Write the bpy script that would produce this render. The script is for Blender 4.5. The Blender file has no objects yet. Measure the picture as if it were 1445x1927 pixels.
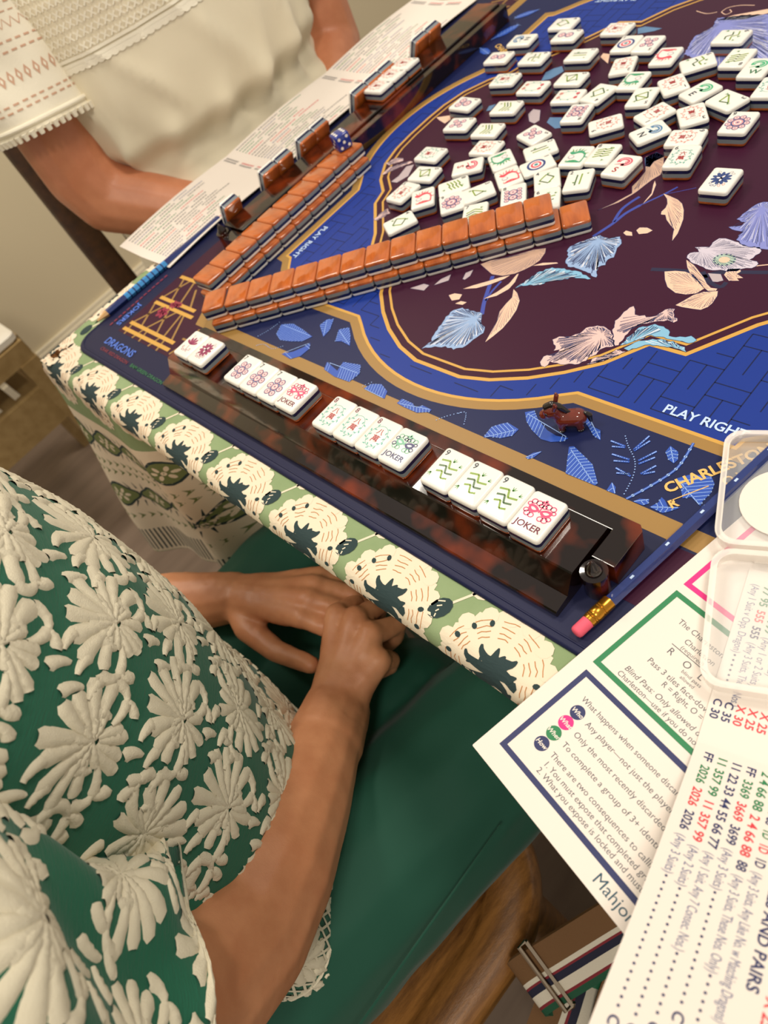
import bpy, bmesh, math, random
from math import sin, cos, pi, sqrt, atan2, radians
from mathutils import Vector, Matrix, Euler, noise
from mathutils.geometry import tessellate_polygon

sc = bpy.context.scene
COL = sc.collection
K = 0.001   # the scene is laid out in millimetres, built in metres; z = 0 is the top of the playing mat

# ------------------------------------------------------------------ camera
cam_d = bpy.data.cameras.new('camera')
cam = bpy.data.objects.new('camera', cam_d); COL.objects.link(cam); sc.camera = cam
CAM = Vector((626.687, -108.425, 347.288))
RGT = Vector((0.6799, 0.6490, -0.3414)); DWN = Vector((0.3958, -0.7167, -0.5742)); FWD = Vector((-0.6173, 0.2554, -0.7441))
m = Matrix((( RGT.x, -DWN.x, -FWD.x, CAM.x*K), (RGT.y, -DWN.y, -FWD.y, CAM.y*K), (RGT.z, -DWN.z, -FWD.z, CAM.z*K), (0,0,0,1)))
cam.matrix_world = m
cam_d.sensor_fit = 'HORIZONTAL'; cam_d.sensor_width = 36.0; cam_d.lens = 36.0*1376.586/1445
cam_d.clip_start = 0.01; cam_d.clip_end = 50
cam_d.dof.use_dof = True; cam_d.dof.focus_distance = 0.43; cam_d.dof.aperture_fstop = 14.0

# ------------------------------------------------------------------ light
sc.view_settings.view_transform = 'Standard'; sc.view_settings.look = 'None'
sc.view_settings.gamma = 1.0; sc.view_settings.use_curve_mapping = False
sc.view_settings.exposure = 0.0
w = bpy.data.worlds.new('room_bounce'); sc.world = w; w.use_nodes = True
w.node_tree.nodes['Background'].inputs[0].default_value = (1.0, 0.92, 0.80, 1)
w.node_tree.nodes['Background'].inputs[1].default_value = 0.50
def area(name, loc, size, power, col=(1, .91, .78), target=(0.2, 0.1, 0)):
    l = bpy.data.lights.new(name, 'AREA'); l.shape = 'DISK'; l.size = size; l.energy = power; l.color = col
    o = bpy.data.objects.new(name, l); COL.objects.link(o); o.location = loc
    o.rotation_euler = (Vector(target)-Vector(loc)).to_track_quat('-Z', 'Y').to_euler()
    return o
area('ceiling_or_fill_light', (0.75, 0.75, 1.65), 0.35, 13)
area('ceiling_or_fill_light', (-0.35, -0.45, 1.65), 0.35, 9)
area('ceiling_or_fill_light', (1.25, -0.7, 1.65), 0.35, 14)

area('ceiling_or_fill_light', (-0.85, 0.55, 1.65), 0.35, 15, target=(-.9, .4, 0))  # added fill, not a known lamp: brightens the west wall and cream blouse

# ------------------------------------------------------------------ materials
def lin(h):
    h = h.lstrip('#'); r = []
    for i in (0, 2, 4):
        v = int(h[i:i+2], 16)/255
        r.append(v/12.92 if v <= .04045 else ((v+.055)/1.055)**2.4)
    return tuple(r)
MATS = {}
def mat(name, col, rough=.5, metal=0, col2=None, nscale=60, ndetail=4, nrough=.6, lo=.35, hi=.65, bump=0, bscale=400, coat=0, trans=0, ior=1.5, sheen=0, sss=0, stretch=None, alpha=1, wave=None, spec=.5, coord='Object'):
    if name in MATS: return MATS[name]
    m = bpy.data.materials.new(name); m.use_nodes = True; nt = m.node_tree; b = nt.nodes['Principled BSDF']
    MATS[name] = m
    c = lin(col) if isinstance(col, str) else col
    b.inputs['Base Color'].default_value = (*c, 1); b.inputs['Roughness'].default_value = rough; b.inputs['Metallic'].default_value = metal
    b.inputs['Coat Weight'].default_value = coat; b.inputs['Coat Roughness'].default_value = .04
    b.inputs['Transmission Weight'].default_value = trans; b.inputs['IOR'].default_value = ior; b.inputs['Specular IOR Level'].default_value = spec
    b.inputs['Sheen Weight'].default_value = sheen
    if sss:
        b.inputs['Subsurface Weight'].default_value = sss; b.inputs['Subsurface Radius'].default_value = (.006, .002, .001); b.inputs['Subsurface Scale'].default_value = 1
    if alpha < 1: b.inputs['Alpha'].default_value = alpha
    if col2 or bump:
        tc = nt.nodes.new('ShaderNodeTexCoord'); src = tc.outputs[coord]
        if stretch:
            mp = nt.nodes.new('ShaderNodeMapping'); mp.inputs['Scale'].default_value = stretch; nt.links.new(src, mp.inputs[0]); src = mp.outputs[0]
    if col2:
        c2 = lin(col2) if isinstance(col2, str) else col2
        if wave:
            n = nt.nodes.new('ShaderNodeTexWave'); n.inputs['Scale'].default_value = nscale; n.inputs['Distortion'].default_value = wave; n.inputs['Detail'].default_value = 3; n.inputs['Detail Scale'].default_value = 1.5
        else:
            n = nt.nodes.new('ShaderNodeTexNoise'); n.inputs['Scale'].default_value = nscale; n.inputs['Detail'].default_value = ndetail; n.inputs['Roughness'].default_value = nrough
        nt.links.new(src, n.inputs['Vector'])
        r = nt.nodes.new('ShaderNodeValToRGB'); r.color_ramp.elements[0].position = lo; r.color_ramp.elements[1].position = hi
        r.color_ramp.elements[0].color = (*c, 1); r.color_ramp.elements[1].color = (*c2, 1)
        nt.links.new(n.outputs[1 if wave else 0], r.inputs[0]); nt.links.new(r.outputs[0], b.inputs['Base Color'])
    if bump:
        n2 = nt.nodes.new('ShaderNodeTexNoise'); n2.inputs['Scale'].default_value = bscale; n2.inputs['Detail'].default_value = 3
        nt.links.new(src, n2.inputs['Vector']); bp = nt.nodes.new('ShaderNodeBump'); bp.inputs['Strength'].default_value = bump; bp.inputs['Distance'].default_value = .001
        nt.links.new(n2.outputs[0], bp.inputs['Height']); nt.links.new(bp.outputs[0], b.inputs['Normal'])
    return m

WHITE = mat('tile_white', '#eae7e0', .22, coat=.3)
NAVY = mat('tile_navy', '#141a40', .25, coat=.3)
GREY = mat('tile_grey', '#7b8388', .3, coat=.3)
AMBER = mat('tile_amber', '#bf6428', .12, col2='#863a14', nscale=60, ndetail=5, stretch=(1.2, .22, .3), lo=.42, hi=.74, coat=.8)
TORT = mat('tortoiseshell', '#140806', .12, col2='#7c2f10', nscale=34, ndetail=2.5, nrough=.5, lo=.46, hi=.74, coat=.6, spec=.4)
MATNAVY = mat('mat_navy', '#11163c', .5, spec=.3, bump=.05, bscale=2500)
PNAVY = mat('print_panel_navy', '#101a48', .45, spec=.3)
GOLD = mat('print_gold', '#98743a', .42); GOLD2 = mat('print_gold_light', '#c99a45', .42)
ROYAL = mat('print_royal_blue', '#0f3088', .45, spec=.3); ROYALD = mat('print_royal_dark', '#071646', .45, spec=.3)
MAROON = mat('print_maroon', '#38102a', .4, spec=.22)
LEAFB = mat('print_leaf_blue', '#1f4cae', .42); LEAFL = mat('print_leaf_light', '#8fb0ea', .42)
PCOL = {'sky': mat('print_sky', '#8ea9d2', .42), 'aqua': mat('print_aqua', '#7db2d2', .42), 'peach': mat('print_peach', '#e6bfa6', .42),
        'tan': mat('print_tan', '#c7a48f', .42), 'grey': mat('print_grey', '#b5a6ab', .42), 'pink': mat('print_pink', '#d9b9b4', .42),
        'purple': mat('print_purple', '#7f86c8', .42), 'lilac': mat('print_lilac', '#c9c0cf', .42), 'steel': mat('print_steel', '#5b7fa6', .42),
        'stem': mat('print_stem', '#3646a0', .42), 'shade': mat('print_shade', '#1c1a3c', .42)}
INK = mat('print_ink', '#28305e', .42)
TXTW = mat('print_pale_blue', '#bcd2f2', .42); TXTB = mat('print_mid_blue', '#4a73d6', .42); TXTR = mat('print_dark_red', '#7a1f3a', .42); TXTG = mat('print_dark_green', '#1c6a44', .42); TXTGO = mat('print_text_gold', '#e0b465', .42)

# ------------------------------------------------------------------ helpers
def setp(o, label=None, cat=None, group=None, kind=None):
    if label: o['label'] = label
    if cat: o['category'] = cat
    if group: o['group'] = group
    if kind: o['kind'] = kind
    return o
def link(o, parent=None):
    COL.objects.link(o)
    if parent: o.parent = parent
    return o
def empty(name, loc=(0, 0, 0), rotz=0, label=None, cat=None, group=None):
    o = bpy.data.objects.new(name, None); COL.objects.link(o); o.empty_display_size = .01
    o.location = [c*K for c in loc]; o.rotation_euler = (0, 0, rotz)
    return setp(o, label, cat, group)
def mesh(name, V, F, mats, idx=None, smooth=False, scale=K, sharp=None):
    me = bpy.data.meshes.new(name)
    me.from_pydata([tuple(c*scale for c in v) for v in V], [], F)
    for m_ in (mats if isinstance(mats, (list, tuple)) else [mats]): me.materials.append(m_)
    if idx: me.polygons.foreach_set('material_index', idx)
    if smooth:
        me.polygons.foreach_set('use_smooth', [True]*len(me.polygons))
        if sharp: me.set_sharp_from_angle(angle=radians(sharp))
    me.update(); return me
def fixn(me):
    bm = bmesh.new(); bm.from_mesh(me); bmesh.ops.recalc_face_normals(bm, faces=bm.faces); bm.to_mesh(me); bm.free(); return me
def obj(name, me, parent=None, **kw):
    return setp(link(bpy.data.objects.new(name, me), parent), **kw)
class MB:
    def __init__(s): s.V = []; s.F = []; s.I = []
    def add(s, V, F, i=0):
        n = len(s.V); s.V += [tuple(v) for v in V]; s.F += [tuple(a+n for a in f) for f in F]; s.I += [i]*len(F)
    def box(s, x0, x1, y0, y1, z0, z1, i=0, M=None):
        V = [Vector((x, y, z)) for z in (z0, z1) for y in (y0, y1) for x in (x0, x1)]
        if M: V = [M @ v for v in V]
        s.add(V, [(0, 2, 3, 1), (4, 5, 7, 6), (0, 1, 5, 4), (2, 6, 7, 3), (0, 4, 6, 2), (1, 3, 7, 5)], i)
    def rings(s, R, i=0, cap0=True, cap1=True, closed=True):
        n = len(R[0]); V = [p for r in R for p in r]; F = []
        for k in range(len(R)-1):
            for j in range(n if closed else n-1):
                F.append((k*n+j, k*n+(j+1) % n, (k+1)*n+(j+1) % n, (k+1)*n+j))
        if cap0: F.append(tuple(range(n-1, -1, -1)))
        if cap1: F.append(tuple(range((len(R)-1)*n, len(R)*n)))
        s.add(V, F, i)
    def tube(s, pts, rad, seg=10, i=0, cap=True, flat=1.0, upv=None):
        pts = [Vector(p) for p in pts]; R = []
        up = None
        for k, p in enumerate(pts):
            d = (pts[min(k+1, len(pts)-1)]-pts[max(k-1, 0)]).normalized()
            if up is None:
                up = Vector(upv) if upv else (Vector((0, 0, 1)) if abs(d.z) < .9 else Vector((1, 0, 0)))
            a = d.cross(up).normalized(); u = a.cross(d).normalized(); up = u
            r = rad[k] if isinstance(rad, (list, tuple)) else rad
            R.append([p+a*r*cos(t*2*pi/seg)+u*r*flat*sin(t*2*pi/seg) for t in range(seg)])
        s.rings(R, i, cap, cap)
    def lathe(s, prof, seg=20, o=(0, 0, 0), i=0):
        R = [[(o[0]+max(r, 1e-4)*cos(t*2*pi/seg), o[1]+max(r, 1e-4)*sin(t*2*pi/seg), o[2]+z) for t in range(seg)] for r, z in prof]
        s.rings(R, i)
    def prism(s, poly, z0, z1, i=0, M=None):
        n = len(poly); V = [Vector((x, y, z0)) for x, y in poly]+[Vector((x, y, z1)) for x, y in poly]
        if M: V = [M @ v for v in V]
        F = [(j, (j+1) % n, n+(j+1) % n, n+j) for j in range(n)]
        T = tessellate_polygon([[Vector((x, y, 0)) for x, y in poly]])
        F += [tuple(t) for t in T]+[tuple(a+n for a in t[::-1]) for t in T]
        s.add(V, F, i)
    def me(s, name, mats, smooth=False, sharp=35, fix=True):
        me = mesh(name, s.V, s.F, mats, s.I, False)
        if fix: fixn(me)
        if smooth:
            me.polygons.foreach_set('use_smooth', [True]*len(me.polygons)); me.set_sharp_from_angle(angle=radians(sharp))
        return me
def rrect(w, h, r, n=4, cx=0, cy=0):
    out = []
    for (sx, sy, a0) in ((1, 1, 0), (-1, 1, 90), (-1, -1, 180), (1, -1, 270)):
        for k in range(n+1):
            a = radians(a0+90*k/n); out.append((cx+sx*(w/2-r)+r*cos(a), cy+sy*(h/2-r)+r*sin(a)))
    return out
def loft_rr(name, w, h, r, prof, m, n=4):
    b = MB(); b.rings([[(x, y, z) for x, y in rrect(w-2*i, h-2*i, max(r-i, .2), n)] for i, z in prof])
    return b.me(name, m, True, 40)

_txt = {}
def text2d(body, size=1, bold=0):
    """outline of a text as 2D triangles (built-in font), left-aligned at the origin"""
    k = (body, bold)
    if k not in _txt:
        c = bpy.data.curves.new('t', 'FONT'); c.body = body; c.resolution_u = 3; c.offset = bold
        o = bpy.data.objects.new('t', c); COL.objects.link(o)
        me = bpy.data.meshes.new_from_object(o.evaluated_get(bpy.context.evaluated_depsgraph_get()))
        V = [(v.co.x, v.co.y) for v in me.vertices]; F = [tuple(p.vertices) for p in me.polygons]
        bpy.data.objects.remove(o); bpy.data.curves.remove(c); bpy.data.meshes.remove(me)
        _txt[k] = (V, F, max([v[0] for v in V] or [0]))
    V, F, wd = _txt[k]
    return [(x*size, y*size) for x, y in V], F, wd*size

class Print:
    """flat print laid on a surface: polygons, strokes, text; fn(x, y, lift) gives the point on the surface"""
    def __init__(s, fn=None, step=.05, lift=.06, maxlen=0):
        s.fn = fn or (lambda x, y, l: (x, y, l)); s.V = []; s.F = []; s.I = []; s.M = []; s.lift = lift; s.step = step; s.lay = 0; s.maxlen = maxlen
    def mi(s, m):
        if m not in s.M: s.M.append(m)
        return s.M.index(m)
    def layer(s, k): s.lay = k; return s
    def raw(s, V, F, m, l=None):
        if s.maxlen:
            bm = bmesh.new(); vs = [bm.verts.new((x, y, 0)) for x, y in V]
            for f in F:
                try: bm.faces.new([vs[a] for a in f])
                except Exception: pass
            bmesh.ops.triangulate(bm, faces=bm.faces)
            for it in range(7):
                E = [e for e in bm.edges if e.calc_length() > s.maxlen]
                if not E: break
                bmesh.ops.subdivide_edges(bm, edges=E, cuts=1); bmesh.ops.triangulate(bm, faces=[f for f in bm.faces if len(f.verts) > 3])
            bm.verts.index_update(); V = [(v.co.x, v.co.y) for v in bm.verts]; F = [tuple(v.index for v in f.verts) for f in bm.faces]; bm.free()
        z = s.lift+s.step*(s.lay if l is None else l); n = len(s.V)
        s.V += [tuple(s.fn(x, y, z)) for x, y in V]; s.F += [tuple(a+n for a in f) for f in F]; s.I += [s.mi(m)]*len(F)
    def poly(s, pts, m):
        T = tessellate_polygon([[Vector((x, y, 0)) for x, y in pts]])
        F = []
        for t in T:
            a, b, c = (pts[i] for i in t)
            F.append(t if (b[0]-a[0])*(c[1]-a[1])-(b[1]-a[1])*(c[0]-a[0]) > 0 else t[::-1])
        s.raw(pts, F, m)
    def stroke(s, pts, wd, m, taper=False, closed=False):
        n = len(pts); L = []; R = []
        for k in range(n):
            a = pts[(k-1) % n] if closed else pts[max(k-1, 0)]; b = pts[(k+1) % n] if closed else pts[min(k+1, n-1)]
            d = Vector((b[0]-a[0], b[1]-a[1])); d = d.normalized() if d.length > 1e-9 else Vector((1, 0))
            q = wd/2*(1-.85*k/(n-1) if taper else 1)
            L.append((pts[k][0]-d.y*q, pts[k][1]+d.x*q)); R.append((pts[k][0]+d.y*q, pts[k][1]-d.x*q))
        F = [(n+k, n+(k+1) % n, (k+1) % n, k) for k in range(n if closed else n-1)]
        s.raw(L+R, F, m)
    def ell(s, cx, cy, rx, ry, m, rot=0, n=16):
        s.poly([(cx+rx*cos(t)*cos(rot)-ry*sin(t)*sin(rot), cy+rx*cos(t)*sin(rot)+ry*sin(t)*cos(rot)) for t in [2*pi*k/n for k in range(n)]], m)
    def ring(s, cx, cy, rx, ry, wd, m, rot=0, n=18):
        s.stroke([(cx+rx*cos(t)*cos(rot)-ry*sin(t)*sin(rot), cy+rx*cos(t)*sin(rot)+ry*sin(t)*cos(rot)) for t in [2*pi*k/n for k in range(n)]], wd, m, closed=True)
    def text(s, body, x, y, size, m, rot=0, bold=0, sx=1, center=False, shear=0):
        V, F, wd = text2d(body, size, bold)
        if center: V = [(a-wd/2, b) for a, b in V]
        s.raw([(x+(a*sx+b*shear)*cos(rot)-b*sin(rot), y+(a*sx+b*shear)*sin(rot)+b*cos(rot)) for a, b in V], F, m)
    def build(s, name, parent, **kw):
        if not s.F: return None
        return obj(name, mesh(name, s.V, s.F, s.M, s.I), parent, **kw)
def smoothpoly(pts, closed=True, n=3):
    """Catmull-Rom through the points"""
    out = []; N = len(pts)
    for k in range(N if closed else N-1):
        g = lambda i: Vector(pts[i % N] if closed else pts[min(max(i, 0), N-1)])
        p0, p1, p2, p3 = g(k-1), g(k), g(k+1), g(k+2)
        for j in range(n):
            t = j/n
            v = .5*((2*p1)+(p2-p0)*t+(2*p0-5*p1+4*p2-p3)*t*t+(3*p1-p0-3*p2+p3)*t**3)
            out.append(tuple(v))
    if not closed: out.append(tuple(pts[-1]))
    return out
def inset(pts, d):
    n = len(pts); out = []
    A = sum(pts[k][0]*pts[(k+1) % n][1]-pts[(k+1) % n][0]*pts[k][1] for k in range(n))
    sg = 1 if A > 0 else -1
    for k in range(n):
        a, b, c = Vector(pts[k-1]), Vector(pts[k]), Vector(pts[(k+1) % n])
        e1 = (b-a).normalized(); e2 = (c-b).normalized()
        n1 = Vector((-e1.y, e1.x))*sg; n2 = Vector((-e2.y, e2.x))*sg
        q = n1+n2; l = q.length
        if l < 1e-6: out.append(tuple(b)); continue
        q /= l; out.append(tuple(b+q*min(d/max(q.dot(n1), .4), d*2.2) if d > 0 else b+q*max(d/max(q.dot(n1), .4), d*2.2)))
    return out
FL = [('sky',[(259.5,137.1),(261.9,146.3),(258.5,152.9),(256.2,161.1),(255.2,169.7),(254.2,177.6),(257.3,182.3),(260.5,185.3),(268.9,184.6),(274.8,184.8),(280.7,185.1),(284.5,178.5),(291.8,174.1),(294.9,168.4),(293.0,162.5),(291.7,156.8),(289.7,150.1),(284.3,145.8),(276.0,146.5),(270.7,143.5),(264.1,140.1)]),('sky',[(299.9,265.3),(299.0,270.7),(303.3,277.5),(310.0,285.9),(313.6,288.7),(323.1,286.5),(329.4,291.0),(335.0,284.2),(334.7,278.7),(338.5,268.9),(335.6,265.4),(337.4,259.7),(333.5,255.9),(338.8,246.0),(329.9,248.5),(320.7,250.2),(311.3,250.1),(305.8,254.9),(304.9,260.2)]),('aqua',[(287.1,217.0),(289.7,227.0),(292.4,237.0),(300.3,245.9),(308.0,246.9),(319.5,248.0),(330.3,246.0),(336.0,243.4),(323.0,241.1),(317.4,237.5),(308.8,232.1),(301.2,225.2),(292.4,221.5)]),('peach',[(302.4,161.0),(300.0,170.3),(297.1,181.3),(291.9,191.7),(291.1,200.3),(291.3,207.6),(286.4,215.9),(292.1,213.2),(299.3,206.7),(303.4,197.5),(305.2,187.7),(305.8,177.6),(304.3,168.5)]),('peach',[(245.9,202.7),(251.7,209.3),(260.0,216.7),(267.0,223.6),(273.8,228.5),(271.8,223.2),(264.9,214.5),(256.7,207.2)]),('peach',[(270.5,198.8),(275.6,208.7),(278.9,219.9),(278.1,230.8),(279.3,232.1),(282.6,222.9),(282.9,214.7),(278.4,205.1)]),('tan',[(240.7,231.9),(245.9,238.3),(254.4,243.7),(264.0,251.3),(272.9,259.6),(281.5,263.9),(284.4,259.0),(285.9,250.0),(283.8,242.8),(280.7,237.2),(276.3,231.1),(268.2,225.8),(258.3,224.7),(249.0,228.5)]),('peach',[(239.4,193.0),(242.9,196.6),(250.0,197.5),(251.6,192.0),(246.3,188.7)]),('peach',[(251.3,186.7),(254.1,191.0),(259.8,191.4),(258.4,187.7)]),('grey',[(237.8,212.5),(235.3,219.5),(239.2,224.6),(241.7,217.6),(240.3,212.4)]),('grey',[(200.0,188.8),(208.3,197.4),(214.4,197.3),(214.4,190.5)]),('grey',[(218.5,198.6),(219.2,206.7),(224.0,214.1),(227.2,207.3)]),('peach',[(283.8,242.8),(289.9,248.4),(300.2,251.9),(302.2,251.1),(291.8,245.7)]),('pink',[(352.1,159.7),(351.2,165.1),(357.0,168.7),(357.7,174.7),(354.4,172.2),(352.8,176.7),(347.1,181.0),(349.7,185.3),(355.8,186.3),(361.3,192.9),(362.1,199.1),(368.1,203.6),(374.8,203.8),(381.0,200.3),(389.8,191.1),(385.2,188.0),(382.7,184.5),(383.1,179.7),(379.9,175.9),(380.3,172.4),(375.5,166.7),(369.3,164.1),(360.8,162.6),(358.1,162.7),(358.1,157.0),(354.9,157.2)]),('pink',[(389.1,190.8),(381.1,201.6),(376.5,211.6),(377.2,221.0),(380.2,228.3),(383.0,225.6),(385.6,221.3),(392.0,222.9),(393.8,221.6),(399.1,224.8),(401.2,231.9),(406.8,234.5),(409.2,229.7),(414.1,225.1),(412.8,222.8),(408.0,223.6),(402.0,220.1),(395.1,215.1),(390.6,210.3),(390.7,201.4),(391.8,192.4)]),('aqua',[(392.5,192.7),(393.7,202.6),(394.7,211.2),(402.5,217.8),(408.9,217.6),(415.2,214.4),(416.3,211.1),(423.0,213.0),(428.9,215.9),(434.0,213.6),(431.0,209.4),(421.9,209.0),(414.0,209.0),(405.9,207.8),(400.8,201.5)]),('aqua',[(396.3,191.1),(401.4,200.5),(408.5,205.1),(416.0,207.3),(424.1,206.8),(430.6,205.7),(433.6,202.1),(430.9,202.3),(425.7,202.6),(418.5,201.6),(409.8,200.0),(403.7,194.0),(400.5,190.3)]),('pink',[(382.3,169.5),(384.4,177.7),(391.5,184.3),(392.5,188.4),(399.4,189.2),(394.9,181.9),(387.3,173.4)]),('peach',[(332.2,344.3),(338.5,342.7),(346.7,339.9),(352.4,336.2),(357.6,329.6),(362.7,320.2),(365.0,313.2),(367.6,304.4),(368.3,295.8),(365.5,301.1),(362.5,307.8),(357.8,311.4),(351.5,316.5),(347.6,321.4),(344.2,321.1),(342.7,324.2),(343.2,329.2),(341.8,333.9),(338.3,339.1)]),('purple',[(397.7,328.3),(398.7,334.5),(401.0,343.4),(403.1,348.0),(408.3,350.6),(415.3,349.4),(437.1,310.5),(431.9,303.9),(427.8,303.6),(422.8,304.8),(418.5,303.6),(412.5,305.5),(408.4,307.9),(407.4,313.0),(408.7,316.9),(400.4,317.5),(396.8,319.3),(399.2,320.8),(404.3,323.0),(404.6,326.7)]),('lilac',[(387.2,282.4),(386.6,287.6),(391.8,290.0),(386.5,293.9),(390.4,295.4),(395.7,296.5),(395.2,301.7),(397.0,306.7),(401.1,307.8),(406.1,306.9),(408.7,306.3),(412.9,304.7),(419.2,303.4),(422.7,303.9),(426.1,304.9),(429.0,301.8),(427.6,296.7),(426.2,291.6),(431.4,291.4),(433.3,289.5),(431.5,284.3),(425.8,281.7),(424.4,279.2),(419.0,277.1),(414.3,277.4),(407.6,275.4),(399.6,277.3),(394.3,278.3)]),('peach',[(380.6,265.4),(387.1,268.3),(393.6,269.4),(400.3,268.0),(407.9,262.7),(414.0,257.9),(411.7,252.1),(406.1,249.0),(398.9,248.3),(390.8,252.0),(385.3,258.1)]),('peach',[(388.0,280.5),(395.7,277.0),(400.7,273.3),(407.9,267.7),(413.1,262.6),(417.4,259.8),(421.6,260.3),(421.8,257.9),(417.1,256.4),(412.3,259.0),(404.7,264.2),(397.4,268.8),(392.7,273.5)]),('peach',[(405.1,237.8),(407.7,243.3),(410.6,250.1),(415.1,254.9),(419.2,256.6),(423.0,258.3),(425.0,254.0),(425.7,246.9),(424.9,242.6),(422.1,238.8),(416.4,238.0),(409.9,237.4)]),('peach',[(418.6,273.6),(418.2,279.4),(425.1,282.0),(427.0,279.6),(425.8,276.7),(431.4,274.3),(427.9,272.7),(430.4,271.0),(424.4,269.1),(420.8,271.8)]),('grey',[(408.3,272.1),(416.4,273.8),(421.2,268.5),(418.4,266.0),(415.4,265.4)]),('tan',[(294.0,314.3),(301.3,325.2),(308.4,339.7),(303.5,347.5),(303.9,356.4),(303.0,367.3),(292.2,384.8),(297.9,391.5),(306.5,388.3),(314.5,373.9),(317.3,365.5),(314.4,358.4),(312.8,351.5),(311.1,342.4),(309.6,337.8),(304.7,327.0),(299.9,321.6)]),('steel',[(292.2,383.6),(297.6,392.0),(307.2,387.8),(302.5,380.2),(303.2,373.0),(298.9,373.4)]),('peach',[(317.0,357.8),(320.9,353.1),(325.0,341.1),(324.7,334.6),(324.1,328.7),(323.5,335.4),(323.2,342.8),(318.6,352.7)]),('peach',[(329.2,295.1),(329.6,298.3),(335.0,297.7),(337.8,293.9),(333.0,293.1)]),('peach',[(336.9,300.2),(337.4,303.9),(342.9,305.2),(348.6,303.2),(346.6,299.2),(341.2,296.8)]),('purple',[(239.4,532.1),(232.7,561.2),(241.1,578.4),(237.2,592.6),(260.3,596.9),(284.4,597.6),(325.9,522.9),(306.6,509.9),(284.5,510.6),(267.3,521.2)]),('peach',[(239.2,589.0),(250.4,597.3),(277.0,606.5),(284.5,601.0),(264.1,589.9)]),('grey',[(141.2,428.6),(141.0,437.1),(150.1,436.3),(160.3,420.7),(158.2,415.5),(150.5,417.9)]),('steel',[(170.1,418.5),(167.9,426.4),(180.7,427.8),(191.2,412.9),(185.0,410.6)]),('steel',[(89.0,428.5),(86.1,437.1),(92.1,441.2),(93.8,430.7)]),('peach',[(35.4,412.0),(49.8,417.2),(56.8,410.7),(54.6,403.3),(43.8,407.5)]),('grey',[(65.7,307.3),(67.5,317.0),(64.3,332.0),(71.1,336.4),(78.9,319.1),(73.8,307.4)]),('pink',[(45.9,314.5),(44.5,327.0),(62.1,340.4),(66.8,339.6),(55.3,325.7)]),('pink',[(34.4,331.6),(40.5,341.6),(50.1,343.1),(53.3,339.7),(41.9,329.7)]),('pink',[(93.1,253.6),(92.6,265.1),(95.5,271.6),(103.3,266.1),(97.9,254.0)]),('steel',[(164.5,577.1),(170.8,580.4),(191.5,576.5),(185.4,571.6),(171.0,566.8)]),('steel',[(111.4,498.0),(115.7,505.0),(122.9,509.5),(131.4,500.6),(125.2,487.0),(116.4,483.1)]),('peach',[(155.7,526.4),(154.5,533.1),(163.0,531.6),(171.6,515.3),(160.0,523.2)])]
LN = [('stem',3.2,[(260.2,223.3),(267.2,208.7),(273.4,196.1),(280.7,184.2)]),('stem',1.8,[(271.1,220.2),(271.4,208.2),(273.5,197.9)]),('stem',2.6,[(309.3,285.8),(315.1,302.9),(317.6,316.1),(323.1,327.9)]),('stem',1.5,[(323.1,327.9),(332.9,343.3),(338.4,353.9)]),('stem',2.4,[(314.6,304.9),(312.0,319.0),(313.7,329.0),(316.7,337.1)]),('stem',0.5,[(332.9,343.3),(343.0,349.6),(352.3,355.7)]),('shade',3.5,[(370.7,265.0),(394.4,270.0),(407.0,268.3),(415.1,275.1),(442.7,283.5)]),('shade',3,[(404.5,272.7),(411.9,265.6),(422.2,262.2),(423.6,267.6)]),('peach',0.9,[(425.9,282.6),(433.1,287.3),(439.2,290.4)]),('peach',0.8,[(208.9,606.4),(222.3,601.1),(231.1,603.5)]),('peach',0.8,[(235.3,603.3),(237.4,610.4),(247.3,614.1),(261.3,613.3)]),('peach',0.8,[(235.3,603.3),(241.8,598.8),(245.1,602.9),(241.1,607.3)])]
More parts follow.
